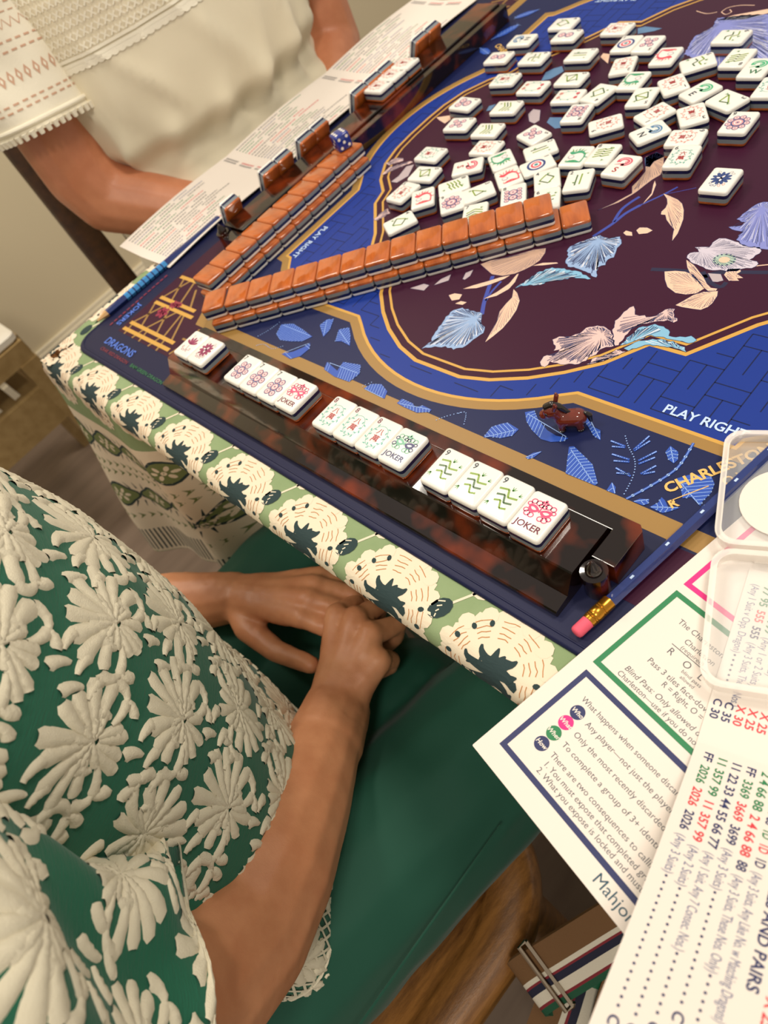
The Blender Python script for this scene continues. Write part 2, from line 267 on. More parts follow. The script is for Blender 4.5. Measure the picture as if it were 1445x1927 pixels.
PL = [[(117.3,100.8),(112.3,111.5),(123.5,116.6),(137.5,115.0),(155.2,111.7),(150.0,103.7),(138.7,99.4),(127.1,96.8)],[(151.0,124.7),(152.2,132.7),(158.5,135.0),(165.0,124.2),(165.8,115.3)],[(180.7,115.5),(173.2,127.3),(180.6,132.8),(189.3,126.0),(197.8,116.7),(186.7,117.8)],[(195.9,87.9),(192.0,95.1),(208.5,91.4),(206.0,100.7),(223.3,104.3),(229.3,96.7),(227.4,86.7),(211.0,85.7)],[(142.7,85.2),(151.7,91.5),(157.1,99.1),(159.1,105.4),(164.0,100.0),(162.8,90.4),(156.1,84.1)],[(280.0,86.5),(280.7,91.5),(291.2,91.5),(296.2,89.2),(299.9,93.1),(308.9,92.7),(308.8,90.4),(300.6,85.9),(287.3,85.9)],[(244.3,86.6),(246.7,92.5),(254.7,95.9),(264.6,92.2),(267.7,85.7),(254.5,86.2)],[(358.8,88.9),(357.9,98.4),(362.2,103.5),(365.6,106.2),(375.7,104.7),(375.2,98.4),(369.8,93.7),(362.6,91.3)],[(370.4,118.3),(375.1,122.1),(382.9,116.3),(392.9,111.9),(400.6,110.6),(408.4,112.3),(406.9,108.7),(400.4,105.0),(393.5,104.2),(384.0,107.7),(376.3,112.2)],[(412.7,106.7),(415.2,108.4),(424.6,104.9),(433.0,101.6),(443.3,91.4),(442.8,89.3),(436.8,89.3),(422.8,88.9),(417.3,98.4)],[(393.6,87.9),(395.8,93.0),(400.0,96.5),(398.2,89.7),(396.3,87.8)],[(410.6,127.2),(409.0,132.5),(415.5,126.5),(422.2,125.8),(426.6,119.2),(421.1,120.4)],[(464.0,127.8),(464.1,132.8),(470.1,130.8),(472.9,125.9),(472.3,122.5),(468.3,123.6)],[(479.2,114.2),(483.9,119.6),(493.9,123.5),(497.9,119.7),(499.3,113.7),(498.4,106.5),(498.9,103.5),(492.1,106.5),(488.6,103.7),(483.0,111.0)],[(476.8,90.6),(479.2,95.3),(478.8,99.3),(481.5,98.2),(485.2,95.2),(490.8,97.8),(487.2,92.9),(484.8,90.4)],[(450.4,89.3),(449.8,95.7),(453.6,93.7),(455.9,89.6)],[(467.2,89.6),(469.3,92.9),(474.0,95.0),(475.1,92.2),(473.2,89.9)]]
DOT = [[(460.5,90.3),(458.4,102.4),(455.3,110.7),(450.8,116.6),(443.6,122.3),(437.3,128.7)],[(463.1,89.5),(469.1,101.9),(474.4,115.6),(475.7,124.6),(474.1,140.0)],[(100.1,90.4),(105.8,102.3),(108.3,115.0)],[(108.2,81.9),(115.6,86.7),(128.9,86.2),(137.4,93.3)],[(317.8,85.7),(322.9,92.5),(331.0,100.5)],[(240.8,86.7),(246.8,95.8)],[(328.5,97.5),(333.6,101.0),(339.9,91.0)]]
FR = [[(441.9,121.5),(432.2,121.5)],[(442.4,120.8),(435.2,118.1)],[(447.7,121.5),(449.9,134.2)],[(448.2,120.8),(452.2,131.1)],[(449.5,114.1),(438.4,113.2)],[(450.4,112.7),(442.0,109.4)],[(454.3,115.6),(459.6,126.0)],[(455.6,113.6),(461.1,121.8)],[(456.6,104.1),(446.0,105.5)],[(455.2,105.2),(448.3,102.5)],[(460.5,108.0),(464.8,116.9)],[(461.6,108.5),(466.5,112.9)]]
DISC=[('crakg2',95.2,339.6,-1.528),('bam5',111.9,311.7,-1.459),('crak5',109.5,283.4,-0.05),('red',137.5,280.5,0.701),('bam4',140.3,245.9,-0.535),('S',150.0,329.7,-0.999),('bam8',156.8,301.8,-0.805),('dot9',171.2,281.8,0.774),('bam3',187.3,299.0,-0.71),('bam7',204.4,273.5,0.583),('bam7',130.7,383.2,-1.443),('crak7',149.2,358.3,-1.443),('dot5',184.3,382.8,-1.938),('bam2',205.7,363.5,-0.765),('dot1',217.6,343.3,-0.685),('green',178.2,344.0,-2.273),('red',201.4,323.8,0.846),('dot8',222.3,303.2,0.63),('bam4',238.7,327.4,0.663),('bam6',255.1,304.5,0.579),('bam2',266.4,331.8,0.398),('green',244.6,360.4,0.149),('bam8',265.9,366.6,0.114),('crak9',242.6,405.8,2.214),('N',287.3,400.3,-0.655),('crak9',320.1,397.1,-1.373),('crakg6',330.5,373.8,0.181),('S',290.2,355.2,-0.018),('flower',373.0,352.3,0.069),('dot9',349.4,420.7,0.076),('crak3',308.4,427.0,-2.491),('crak1',268.6,466.6,-2.391),('crak1',276.6,424.7,2.632),('E',297.0,458.9,-0.478),('bam3',325.4,448.2,-1.972),('bam6',271.5,499.7,-0.915),('red',236.3,508.8,-3.027),('bam6',279.3,539.8,-1.557),('bam8',302.2,507.2,-3.103),('W',325.0,493.5,0.046),('crakg6',349.8,467.8,-3.057),('bam4',87.2,565.9,-1.506),('dot2',106.7,543.3,-1.515),('crak3',157.7,554.8,-1.542),('bam2',146.9,509.2,-1.471),('bam5',163.7,469.5,-1.488),('soap',179.6,442.0,-1.429),('dot1',184.3,528.6,0.068),('dot5',207.0,528.1,-3.1),('crak2',203.6,492.8,-2.786),('green',228.4,470.0,-3.05),('bam4',207.1,448.7,2.989),('bam5',251.5,446.8,-2.957),('dot8',205.3,418.0,-2.961),('N',55.9,535.6,1.678),('dot2',50.6,502.6,-1.451),('bam6',95.9,502.5,-1.49),('crakg4',88.6,464.3,-1.428),('soap',131.6,453.1,-1.483),('dot3',71.1,420.5,-1.618),('bam7',125.0,419.4,-1.431),('dot5',91.4,387.8,-1.434)]
# ================================================================== the room
FLZ = -740
b = MB(); b.box(-2600, 2600, -2400, 2600, FLZ-40, FLZ)
obj('floor', b.me('floor', mat('floor_wood', '#8a7767', .55, col2='#6d5b4d', nscale=3, stretch=(6, .6, 1), lo=.3, hi=.7, bump=.1, bscale=60)), kind='structure')
WX = -1500
WALLM = mat('wall_paint', '#d6c8a8', .7, bump=.03, bscale=300)
b = MB(); b.box(WX-80, WX, -2400, 2600, FLZ, 1700)
wall = obj('wall_west', b.me('wall', WALLM), kind='structure')
for y in (560, 900):
    b = MB(); b.box(WX, WX+14, y, y+260, FLZ+150, 1600); b.box(WX+14, WX+18, y+30, y+230, FLZ+180, 1560)
    obj('panel', b.me('panel', WALLM), wall)
b = MB(); b.box(WX, WX+16, -2400, 2600, FLZ, FLZ+130); b.box(WX, WX+10, -2400, 2600, FLZ+130, FLZ+142)
obj('baseboard_west', b.me('baseboard', mat('trim_paint', '#e2d8c0', .5)), kind='structure')

# ================================================================== card table and its cloth
TX0, TX1, TY0, TY1 = -150, 714, -38, 826
CT = -3.0      # top of the cloth
WOODL = mat('table_wood', '#7a5430', .45, col2='#5d3d20', nscale=8, stretch=(1, 8, 8), lo=.3, hi=.7)
t = empty('card_table', (282, 394, FLZ), label='square wooden card table hidden under the block-printed green cloth', cat='table')
b = MB(); b.box(TX0-282+6, TX1-282-6, TY0-394+6, TY1-394-6, -FLZ-34, -FLZ-6); obj('tabletop', b.me('tabletop', WOODL), t)
for sx in (-1, 1):
    for sy in (-1, 1):
        b = MB(); b.box(sx*372-20, sx*372+20, sy*372-20, sy*372+20, 0, -FLZ-34.2); obj('leg', b.me('leg', WOODL), t)

def sstep(a, b_, x):
    t_ = max(0, min(1, (x-a)/(b_-a))); return t_*t_*(3-2*t_)
RO = 13.0; ARC = RO*pi/2
def drop_out(u, d):
    """how far the hanging cloth stands off the table edge; u = distance along the south edge from the corner"""
    free = 1-sstep(150, 235, u)
    o = free*(d*.13+16*sin(u/30.0+.9)*sstep(0, 220, d)+7*sin(u/13.0)*sstep(60, 260, d))
    o += -(1-free)*min(d*.75, 120)
    return o
def clothS(x, yf, l=0):
    """flattened cloth position (x, yf) on the south side -> point on the draped cloth"""
    e = TY0+RO
    if x < TX0+RO:                                   # over the corner the cloth rolls down to the west as well
        a = (TX0+RO-x)/RO; q = clothS(TX0+RO, yf, l)
        if a <= pi/2: return q+Vector((-(RO+l)*sin(a), 0, -RO*(1-cos(a))))
        return q+Vector((-(RO+l), 0, -RO-(TX0+RO-x-ARC)))
    if yf >= e: return Vector((x, yf, CT+l))
    a = (e-yf)/RO
    if a <= pi/2: return Vector((x, e-(RO+l)*sin(a), CT-RO+(RO+l)*cos(a)))
    d = e-yf-ARC
    return Vector((x, TY0-l-drop_out(x-TX0, d), CT-RO-d*.985))
def clothW(y, xf, l=0):
    e = TX0+RO; y = max(y, TY0+4)
    if xf >= e: return Vector((xf, y, CT+l))
    a = (e-xf)/RO
    if a <= pi/2: return Vector((e-(RO+l)*sin(a), y, CT-RO+(RO+l)*cos(a)))
    d = e-xf-ARC
    return Vector((TX0-l-d*.10-9*sin(y/35.0)*sstep(0, 200, d), y, CT-RO-d*.985))
DROP = 262
SAGE = mat('cloth_sage', '#7f9468', .85, col2='#8da076', nscale=25, lo=.3, hi=.7, bump=.15, bscale=1800)
CREAM = mat('cloth_cream', '#e4d6bd', .85, bump=.12, bscale=1800)
TEALD = mat('cloth_dark_teal', '#23383a', .85)
RUST = mat('cloth_rust_line', '#b9793f', .85)
OLIVE = mat('cloth_olive', '#6f7c4a', .85)
b = MB()
xs = [TX0+i*(TX1-TX0)/216 for i in range(217)]
e = TY0+RO
yfs = [TY1-RO, 300, e]+[e-ARC*k/8 for k in range(1, 9)]+[e-ARC-DROP*k/34 for k in range(1, 35)]
n = len(yfs)
V = [clothS(x, yf) for x in xs for yf in yfs]
F = [(i*n+j, i*n+j+1, (i+1)*n+j+1, (i+1)*n+j) for i in range(216) for j in range(n-1)]
b.add(V, F)
ys = [TY0+i*(TY1-TY0)/150 for i in range(151)]
e2 = TX0+RO
xfs = [e2]+[e2-ARC*k/8 for k in range(1, 9)]+[e2-ARC-DROP*k/20 for k in range(1, 21)]
n2 = len(xfs); V = [clothW(y, xf) for y in ys for xf in xfs]
b.add(V, [(i*n2+j, (i+1)*n2+j, (i+1)*n2+j+1, i*n2+j+1) for i in range(150) for j in range(n2-1)])
cl = obj('tablecloth', b.me('tablecloth', SAGE, True, 60, fix=False), label='sage green block-printed cotton cloth with cream medallions draped over the card table', cat='tablecloth')

rnd = random.Random(4)
CORAL = [(7.5, [(.16, .32), (.1, .05), (.02, -.3), (.04, -.75)]), (6, [(.14, .26), (-.12, .2), (-.3, .28), (-.36, .38)]), (4.6, [(-.02, .26), (-.06, .48)]), (4.6, [(.1, .3), (.12, .42)]), (4, [(-.2, .24), (-.26, .12)]),
         (6.4, [(.1, .1), (-.2, .04), (-.5, .06), (-.58, .16)]), (4, [(-.4, .06), (-.5, -.04)]), (6, [(.06, -.1), (-.24, -.2), (-.52, -.26), (-.6, -.2)]), (4, [(-.36, -.24), (-.5, -.36)]), (6, [(.03, -.3), (-.2, -.46), (-.28, -.7)]), (4, [(-.2, -.44), (-.4, -.54)]),
         (5, [(.02, -.45), (-.08, -.74)]), (5.4, [(.03, -.5), (.12, -.86)]), (5.6, [(.16, .28), (.3, .36), (.34, .46)]), (6.2, [(.14, .12), (.36, .12), (.54, .02), (.5, .14)]), (4.4, [(.36, .12), (.5, .22)]), (6, [(.1, -.06), (.34, -.14), (.44, -.36), (.56, -.32)]), (4.4, [(.4, -.26), (.5, -.12)]), (6, [(.06, -.3), (.24, -.4), (.36, -.68)]), (4, [(.28, -.5), (.42, -.5)])]
def medallion(P, cx, cy, rx, ry, flip=1):
    N = 48
    P.layer(0).poly([(cx+rx*(1+.055*cos(16*a))*cos(a), cy+flip*ry*(1+.055*cos(16*a))*(sin(a) if sin(a) < 0 else sin(a)*1.12)) for a in [2*pi*k/N for k in range(N)]], CREAM)
    for k in range(16):                                  # scallops
        a = 2*pi*(k+.5)/16; P.layer(1).ell(cx+rx*.99*cos(a), cy+flip*ry*(1.05 if sin(a) > 0 else .97)*sin(a), 5.2, 5.2, CREAM, n=9)
    P.layer(0).stroke([(cx+4, cy+flip*ry*1.05), (cx+9, cy+flip*(ry*1.2))], 2.6, CREAM); P.layer(1).ell(cx+10, cy+flip*ry*1.24, 4, 3, CREAM, n=8)
    for rr, am in ((.93, 1.1), (.82, 1.6), (.72, 1.8), (.63, 1.2)):   # fine rust contour lines
        pts = []
        for k in range(60):
            a = 2*pi*k/60; q = rr+rnd.uniform(-am, am)*.012
            pts.append((cx+rx*q*cos(a), cy+flip*ry*q*sin(a)*1.04))
        for k in range(0, 60, 5): P.layer(2).stroke(pts[k:k+4], .45, RUST)
    for a in [radians(d) for d in (20, 0, -20, -40, 120, 140, 160, 180)]:
        P.layer(2).ell(cx+rx*.86*cos(a), cy+flip*ry*.9*sin(a), 2.1, 1.5, TEALD, rot=a, n=8)
    # coral: a trunk with curling side branches
    U = lambda q: (cx+rx*.94*q[0], cy+flip*ry*(.94*q[1]+.04))
    for wd, pts in CORAL: P.layer(2).stroke([U(q) for q in smoothpoly(pts, False, 3)], wd*1.25, TEALD, taper=True)
P = Print(clothS, step=.12, lift=.25, maxlen=5)
for k in range(11):
    medallion(P, -112+81.7*k, -38, 33, 33)
    x = -112+81.7*k+40; y = -14
    P.layer(0).stroke([(x+9, y+13), (x+3, y+4), (x-1, y-2)], 1.6, CREAM); P.layer(0).ell(x+10, y+13, 6, 4, CREAM, n=9)
    P.layer(1).ell(x-4, y-7, 6.0, 8.0, TEALD, rot=-.5, n=12)
    for j in range(4): P.layer(2).stroke([(x-4, y-2-3*j), (x-8+1.5*j, y-4-3*j)], .8, CREAM)
# hanging part: cream ground with rows of ogees, chevrons and a striped border
y1, y0 = -88, e-ARC-DROP+1
P.maxlen = 9
for k in range(30): P.layer(0).poly([(TX0+1+k*8, y0), (TX0+9+k*8, y0), (TX0+9+k*8, y1), (TX0+1+k*8, y1)], CREAM)
P.maxlen = 6
for row, yc in ((0, -122), (1, -205)):
    for k in range(6):
        cx = -140+54*k+row*20
        P.layer(1).poly([(cx+25*cos(a)*(1+.12*cos(4*a)), yc+17*sin(a)*(1+.12*cos(4*a))) for a in [2*pi*j/24 for j in range(24)]], TEALD)
        P.layer(2).poly([(cx+22*cos(a)*(1+.12*cos(4*a)), yc+14*sin(a)*(1+.12*cos(4*a))) for a in [2*pi*j/24 for j in range(24)]], OLIVE)
        for j in range(6): P.layer(3).ell(cx+10*cos(j*pi/3), yc+7*sin(j*pi/3), 4.2, 2.4, CREAM, rot=j*pi/3, n=8)
        P.layer(3).ell(cx, yc, 3, 3, CREAM, n=8)
        for s_ in (-1, 1):
            for q in (-9, 0, 9): P.layer(1).stroke([(cx+27+q, yc+s_*10), (cx+25+q*1.4, yc+s_*20)], 2.4, TEALD, taper=True)
for yc in (-156, -169, -240):
    for k in range(21):
        x = TX0+4+k*11.3
        P.layer(1).poly([(x, yc+5), (x+8, yc), (x, yc-5), (x+3, yc)], OLIVE)
for k in range(48):
    x = TX0+3+k*5; P.layer(1).stroke([(x, y0+4), (x, y0+42)], 1.9, TEALD)
P.build('block_print', cl)
P = Print(lambda x, y, l: clothW(x, y, l), step=.12, lift=.25, maxlen=5)
for k in range(11):
    medallion(P, -20+81.7*k, -150, 31, 30)
    P.layer(1).ell(20+81.7*k, -125, 8, 6, TEALD, n=10); P.layer(0).stroke([(26+81.7*k, -122), (34+81.7*k, -117)], 2, CREAM)
P.build('block_print', cl)

# ================================================================== playing mat
MX, MY, MS = -113.0, -3.0, 796.0; CX, CY = 285.0, 395.0
b = MB(); R = []
for i_, z in ((.0, -2.9), (0, -2.0), (.5, -.9), (1.6, -.25), (3.2, .0), (5.2, -.25), (6.2, 0)):
    R.append([(x, y, z) for x, y in rrect(MS-2*i_, MS-2*i_, 22-i_*.8, 8, CX, CY)])
b.rings(R); pm = obj('playing_mat', b.me('playing_mat', MATNAVY, True, 60), label='square navy game mat printed with gold borders, maroon centre and pale flowers', cat='game mat')
P = Print(lift=.05, step=.035)
def off(d, ch=0):
    a0, b0, a1, b1 = MX+d, MY+d, MX+MS-d, MY+MS-d
    return [(a0+ch, b0), (a1-ch, b0), (a1, b0+ch), (a1, b1-ch), (a1-ch, b1), (a0+ch, b1), (a0, b1-ch), (a0, b0+ch)]
P.layer(1).poly(off(80, 58), GOLD); P.layer(2).poly(off(92.5, 50), PNAVY)
def rot4(pts):
    out = []
    for k in range(4):
        c_, s_ = round(cos(k*pi/2)), round(sin(k*pi/2))
        out.append([(CX+(x-CX)*c_-(y-CY)*s_, CY+(x-CX)*s_+(y-CY)*c_) for x, y in pts])
    return out
# royal blue field: square with notched corners and a bulge on every side
side = [(MX+181, MY+150), (176, MY+150-10.5)]
side = [(MX+181, MY+141)]+[(CX-109, MY+141)]
side += [(CX+d_, 263-sqrt(165**2-d_*d_)) for d_ in range(-102, 103, 12)]
side += [(CX+109, MY+141), (MX+MS-181, MY+141), (MX+MS-179, MY+152), (MX+MS-170, MY+160), (MX+MS-161, MY+170), (MX+MS-152, MY+179)]
blue = [p for s_ in rot4(side) for p in s_]
P.layer(3).poly(blue, GOLD); P.layer(4).poly(inset(blue, 7.2), GOLD2); P.layer(5).poly(inset(blue, 9.6), ROYAL)
q = [(263, 124.5), (240, 131), (216, 143), (196, 157), (177, 174), (160, 199), (135, 199), (109, 237), (73, 274), (67, 292), (49, 307), (33, 331), (26, 356), (24, 380)]
mar = q+[(x, 790-y) for x, y in q[::-1]]+[(570-x, 790-y) for x, y in q]+[(570-x, y) for x, y in q[::-1]]
mar = mar[::-1]
P.layer(7).poly(mar, GOLD2); P.layer(8).poly(inset(mar, 3), MAROON); P.layer(9).poly(inset(mar, 8.2), GOLD2); P.layer(10).poly(inset(mar, 10.2), MAROON)
def inside(p, poly):
    x, y = p; c_ = False; n_ = len(poly); j = n_-1
    for i_ in range(n_):
        xi, yi = poly[i_]; xj, yj = poly[j]
        if (yi > y) != (yj > y) and x < (xj-xi)*(y-yi)/(yj-yi)+xi: c_ = not c_
        j = i_
    return c_
ib = inset(blue, 11); P.layer(6)
def seg(a, b_):
    if all(inside(p, ib) and not inside(p, mar) for p in (a, b_)): P.stroke([a, b_], .8, ROYALD)
g_ = 11.0
for i_ in range(-40, 41):                     # brick-like basket weave
    for j in range(-40, 41):
        x, y = CX+i_*g_*2, CY+j*g_
        if (i_+j//2) % 2 == 0:
            seg((x, y), (x+g_, y)); seg((x+g_, y), (x+2*g_, y))
            if j % 2 == 0: seg((x, y), (x, y+g_)); seg((x, y+g_), (x, y+2*g_))
        elif j % 2 == 0:
            for u in (0, g_): seg((x+u, y), (x+u, y+g_)); seg((x+u, y+g_), (x+u, y+2*g_))
# flowers
P.layer(11)
for kd, wd, pts in LN: P.stroke(smoothpoly(pts, False, 4) if len(pts) > 2 else pts, wd, PCOL[kd])
HIL = mat('print_highlight', '#e2e2ea', .42)
def jag(pts, rr, am):
    out = []
    for k in range(len(pts)):
        a, c = Vector(pts[k]), Vector(pts[(k+1) % len(pts)]); L = (c-a).length; n_ = max(1, int(L/2.2)); d = (c-a).normalized() if L > 0 else Vector((1, 0))
        for j in range(n_): out.append(tuple(a.lerp(c, j/n_)+(Vector((-d.y, d.x))*rr.uniform(-am, am) if j else Vector((0, 0)))))
    return out
for kd, pts in FL:
    if kd in ('sky', 'aqua', 'pink', 'purple', 'lilac'): pts = jag(pts, random.Random(int(pts[0][0]*10)), .9)
    P.layer(12).poly(pts, PCOL[kd])
    P.layer(13).stroke(pts, .32, INK, closed=True)
    c_ = Vector((sum(p[0] for p in pts)/len(pts), sum(p[1] for p in pts)/len(pts)))
    far = max(pts, key=lambda p: (Vector(p)-c_).length); near = Vector(max(pts, key=lambda p: (Vector(p)-Vector(far)).length))
    base = c_.lerp(near, .75)
    rr = random.Random(int(far[0]*10)); m_ = len(pts)
    if len(pts) > 8:
        for k in range(m_):
            for t_ in ((0, .5) if kd in ('sky', 'aqua', 'pink', 'purple', 'lilac') else (0, .33, .66)):
                a = Vector(pts[k]).lerp(Vector(pts[(k+1) % m_]), t_)
                if (a-base).length < 4: continue
                s0, s1 = rr.uniform(.06, .2), rr.uniform(.45, .85)
                mid = a.lerp(base, (s0+s1)/2)+Vector((rr.uniform(-.7, .7), rr.uniform(-.7, .7)))
                A, B = a.lerp(base, s0), a.lerp(base, s1)
                if inside(A, pts) and inside(mid, pts) and inside(B, pts):
                    P.stroke([tuple(A), tuple(mid), tuple(B)], .62 if kd in ('sky', 'aqua', 'pink') else .32, HIL if (kd in ('sky', 'aqua', 'purple') and rr.random() < .35) else INK, taper=True)
P.layer(13); P.ell(411.4, 287.3, 7.5, 6.2, mat('print_pistil', '#a9bfb4', .42)); P.layer(14).ell(411.4, 287.3, 3.6, 3, PCOL['peach'])
for k in range(14): P.ell(411.4+6.6*cos(k*.45), 287.3+5.6*sin(k*.45), .7, .7, INK, n=6)
# leaf sprays in the navy panel
pan = off(93, 50)
for sh in PL:
    P.layer(11).poly(sh, LEAFB)
    c_ = Vector((sum(p[0] for p in sh)/len(sh), sum(p[1] for p in sh)/len(sh)))
    tip = Vector(max(sh, key=lambda p: (Vector(p)-c_).length)); tail = Vector(max(sh, key=lambda p: (Vector(p)-tip).length))
    P.layer(12).stroke([tuple(tail.lerp(tip, .05)), tuple(tail.lerp(tip, .92))], .5, LEAFL)
    d = (tip-tail).normalized(); nn = Vector((-d.y, d.x)); L = (tip-tail).length
    k = 2.0
    while k < L-1:
        for s_ in (-1, 1):
            a = tail+d*k; l = 1.0
            while l < 16 and inside(a+nn*s_*(l+.8)-d*l*.5, sh): l += .6
            if l > 1.4: P.stroke([tuple(a), tuple(a+nn*s_*l-d*l*.5)], .34, LEAFL); P.ell(*(a+nn*s_*l-d*l*.5), .5, .5, LEAFL, n=6)
        k += 2.6
for k_, ln in enumerate(DOT):
    pts = [Vector(p) for p in smoothpoly(ln, False, 16)]; acc = 0
    for a, c_ in zip(pts, pts[1:]):
        acc += (c_-a).length
        if acc > (1.7 if k_ != 1 else 5): P.layer(12).ell(a.x, a.y, *( (.42, .42) if k_ != 1 else (1.0, 1.0)), LEAFL, n=7); acc = 0
    if k_ == 1: P.layer(11).stroke([tuple(p) for p in pts], 1.5, LEAFB); P.layer(12).stroke([tuple(p) for p in pts], .3, LEAFL)
for a, c_ in FR:
    a, c_ = Vector(a), Vector(c_); P.layer(11).stroke([tuple(a), tuple(c_)], 1.3, LEAFB); P.layer(12).stroke([tuple(a.lerp(c_, .5)), tuple(c_)], .6, LEAFL)
    for k in range(5): P.ell(*a.lerp(c_, .15+.14*k), .3, .3, LEAFL, n=6)
# the same kind of leaf sprays on the other three panels
rr = random.Random(9)
for side_ in rot4([(CX+u, MY+115) for u in (-215, -180, -140, 135, 170, 205)])[1:]:
    for (x, y) in side_:
        a = rr.uniform(0, 6.3); L = rr.uniform(14, 22); W = L*.36
        sh = [(x+L*t_*cos(a)-W*v*sin(a), y+L*t_*sin(a)+W*v*cos(a)) for t_, v in ((-.8, 0), (-.4, .8), (.2, .9), (1, 0), (.2, -.9), (-.4, -.8))]
        P.layer(11).poly(sh, LEAFB); P.layer(12).stroke([sh[0], sh[3]], .5, LEAFL)
        for k in range(7):
            t_ = -.6+.2*k
            for s_ in (-1, 1): P.stroke([(x+L*t_*cos(a), y+L*t_*sin(a)), (x+L*(t_-.2)*cos(a)-s_*W*.6*sin(a), y+L*(t_-.2)*sin(a)+s_*W*.6*cos(a))], .34, LEAFL)
# corners: bamboo lattice on maroon
CR = [(40, 38), (190, 38), (184, 78), (130, 80), (112, 112), (80, 130), (78, 184), (38, 190)]
for sq in rot4([(MX+a, MY+b_) for a, b_ in CR]):
    P.layer(3).poly(sq, MAROON)
for sq in rot4([(MX+a, MY+b_) for a, b_ in [(130, 80), (145, 80), (112, 127), (80, 145), (80, 130), (112, 112)]]): P.layer(4).poly(sq, GOLD)
LT = [[(-70, 40.5), (19, 41.5)], [(-69, 49.5), (16, 50)], [(-67, 81.5), (4.5, 82)], [(-67, 89), (-1, 89.5)], [(-71, 120), (-30, 121)]]
TH = [[(-66, 50), (-48, 82)], [(-48, 50), (-66, 82)], [(-40, 50), (-22, 82)], [(-18, 50), (-38, 82)], [(-5, 50), (-14, 82)], [(10, 50), (-10, 82)], [(-64, 89), (-50, 121)], [(-46, 89), (-64, 121)], [(-30, 89), (-44, 121)], [(-10, 89), (-30, 112)],
      [(-60, 35), (-64, 50)], [(-44, 35), (-40, 50)], [(-30, 35), (-34, 50)], [(-12, 35), (-8, 50)], [(4, 35), (0, 50)], [(24, 38), (36, 74)], [(40, 38), (28, 74)], [(52, 38), (66, 74)], [(68, 40), (50, 74)], [(20, 58), (72, 60)]]
for k in range(4):
    for ln in TH: P.layer(4).stroke(rot4(ln)[k], 2.4, GOLD)
    for ln in LT: P.layer(5).stroke(rot4(ln)[k], 4.2, GOLD2)
CRIM = mat('print_crimson', '#8c1d40', .42)
for cx, cy, r in ((-37, 87, 6), (-41, 74, 8), (-30, 89, 4)):
    for k in range(6): P.layer(6).ell(cx+r*.6*cos(k*1.05), cy+r*.5*sin(k*1.05), r*.5, r*.32, CRIM, rot=k*1.05, n=9)
# lettering
P.layer(13)
P.text('PLAY RIGHT', 446, 153.6, 9.2, TXTW, bold=.02); P.text('PLAY RIGHT', MX+156.5, 232, 8.6, TXTW, rot=-pi/2, bold=.02)
P.text('PLAY RIGHT', 129, MY+MS-156.5, 9, TXTW, rot=pi, bold=.02); P.text('PLAY RIGHT', MX+MS-156.5, 558, 9, TXTW, rot=pi/2, bold=.02)
P.text('CHARLESTON', 480, 103, 9.5, TXTGO, rot=radians(56), bold=.03); P.text('R', 487, 95, 7.5, TXTGO, rot=radians(56), bold=.03); P.text('O V', 503, 121, 7.5, TXTGO, rot=radians(56), bold=.02)
P.stroke([(485.5, 98.5), (484.5, 100), (496, 117)], .6, TXTGO)
P.text('CHARLESTON', 8, 545, 9.5, TXTGO, rot=radians(56-90), bold=.02)
P.text('JOKERS', -86, 72, 10.2, TXTB, rot=-pi/2, bold=.02, sx=.95); P.text('DRAGONS', -74, 16.5, 12.0, TXTB, bold=.015, sx=.98)
P.text('CRAK RED DRAGON', -69, 8.5, 5.4, TXTR, bold=.01, sx=1.1); P.text('BAM GREEN DRAGON', -7, 8.5, 5.4, TXTG, bold=.01, sx=1.1)
for k in range(14): P.stroke([(-92, 36+k*5.8), (-92, 40+k*5.8)], 2.4, TXTR)
P.build('print', pm)
# stitched hem
b = MB(); hem = rrect(MS-9.6, MS-9.6, 18, 8, CX, CY)
b.tube([(x, y, -.2) for x, y in hem]+[(hem[0][0], hem[0][1], -.2)], .7, 6)
obj('stitched_hem', b.me('hem', MATNAVY, True), pm)

# ================================================================== racks
def rack(name, M, label):
    t = bpy.data.objects.new(name, None); COL.objects.link(t); t.matrix_world = M; setp(t, label, 'tile rack')
    b = MB(); prof = [(9, 0.2), (8.4, 1), (8.4, 4), (9.2, 4.8), (19.2, 6.2), (26, 18.7), (26.9, 19.4), (58.2, 19.4), (59, 18.7), (59, .2)]
    R = [[(x, y, z) for y, z in prof] for x in (0, .2, 413.8, 414)]
    for k, s_ in ((0, .996), (3, .996)): R[k] = [(x, 33+(y-33)*s_, 9+(z-9)*s_) for x, y, z in R[k]]
    b.rings(R); obj('rack_body', b.me('rack_body', TORT, True, 20), t)
    b = MB(); pp = [(-2, 59.8), (415.4, 59.8), (415.4, 41), (429, 41), (429, 66.5), (426, 69.6), (1, 69.6), (-2, 67)]
    b.prism(pp, .2, 17.2); me = b.me('pusher', TORT); o = obj('pusher_arm', me, t)
    bv = o.modifiers.new('b', 'BEVEL'); bv.width = .0004; bv.segments = 2; bv.limit_method = 'ANGLE'
    b = MB(); b.lathe([(6.6, .2), (6.9, 1), (6.6, 16), (7.2, 16.4), (7.2, 18.4), (4.6, 18.8), (4.4, 21), (3.2, 23), (1.6, 26), (.6, 27.4), (0, 27.6)], 22, (422.2, 33.6, 0))
    obj('hinge_peg', b.me('hinge_peg', TORT, True, 40), t)
    return t
RX0 = 60.0
rack('tile_rack', Matrix.Translation((RX0*K, 0, 0)), 'dark tortoiseshell acrylic tile rack in the foreground holding face-up tile groups')
RWX, RWY = -80.0, 597.0
rack('tile_rack', Matrix.Translation((RWX*K, RWY*K, 0)) @ Matrix.Rotation(-pi/2, 4, 'Z'), 'dark tortoiseshell tile rack in front of the woman in cream')
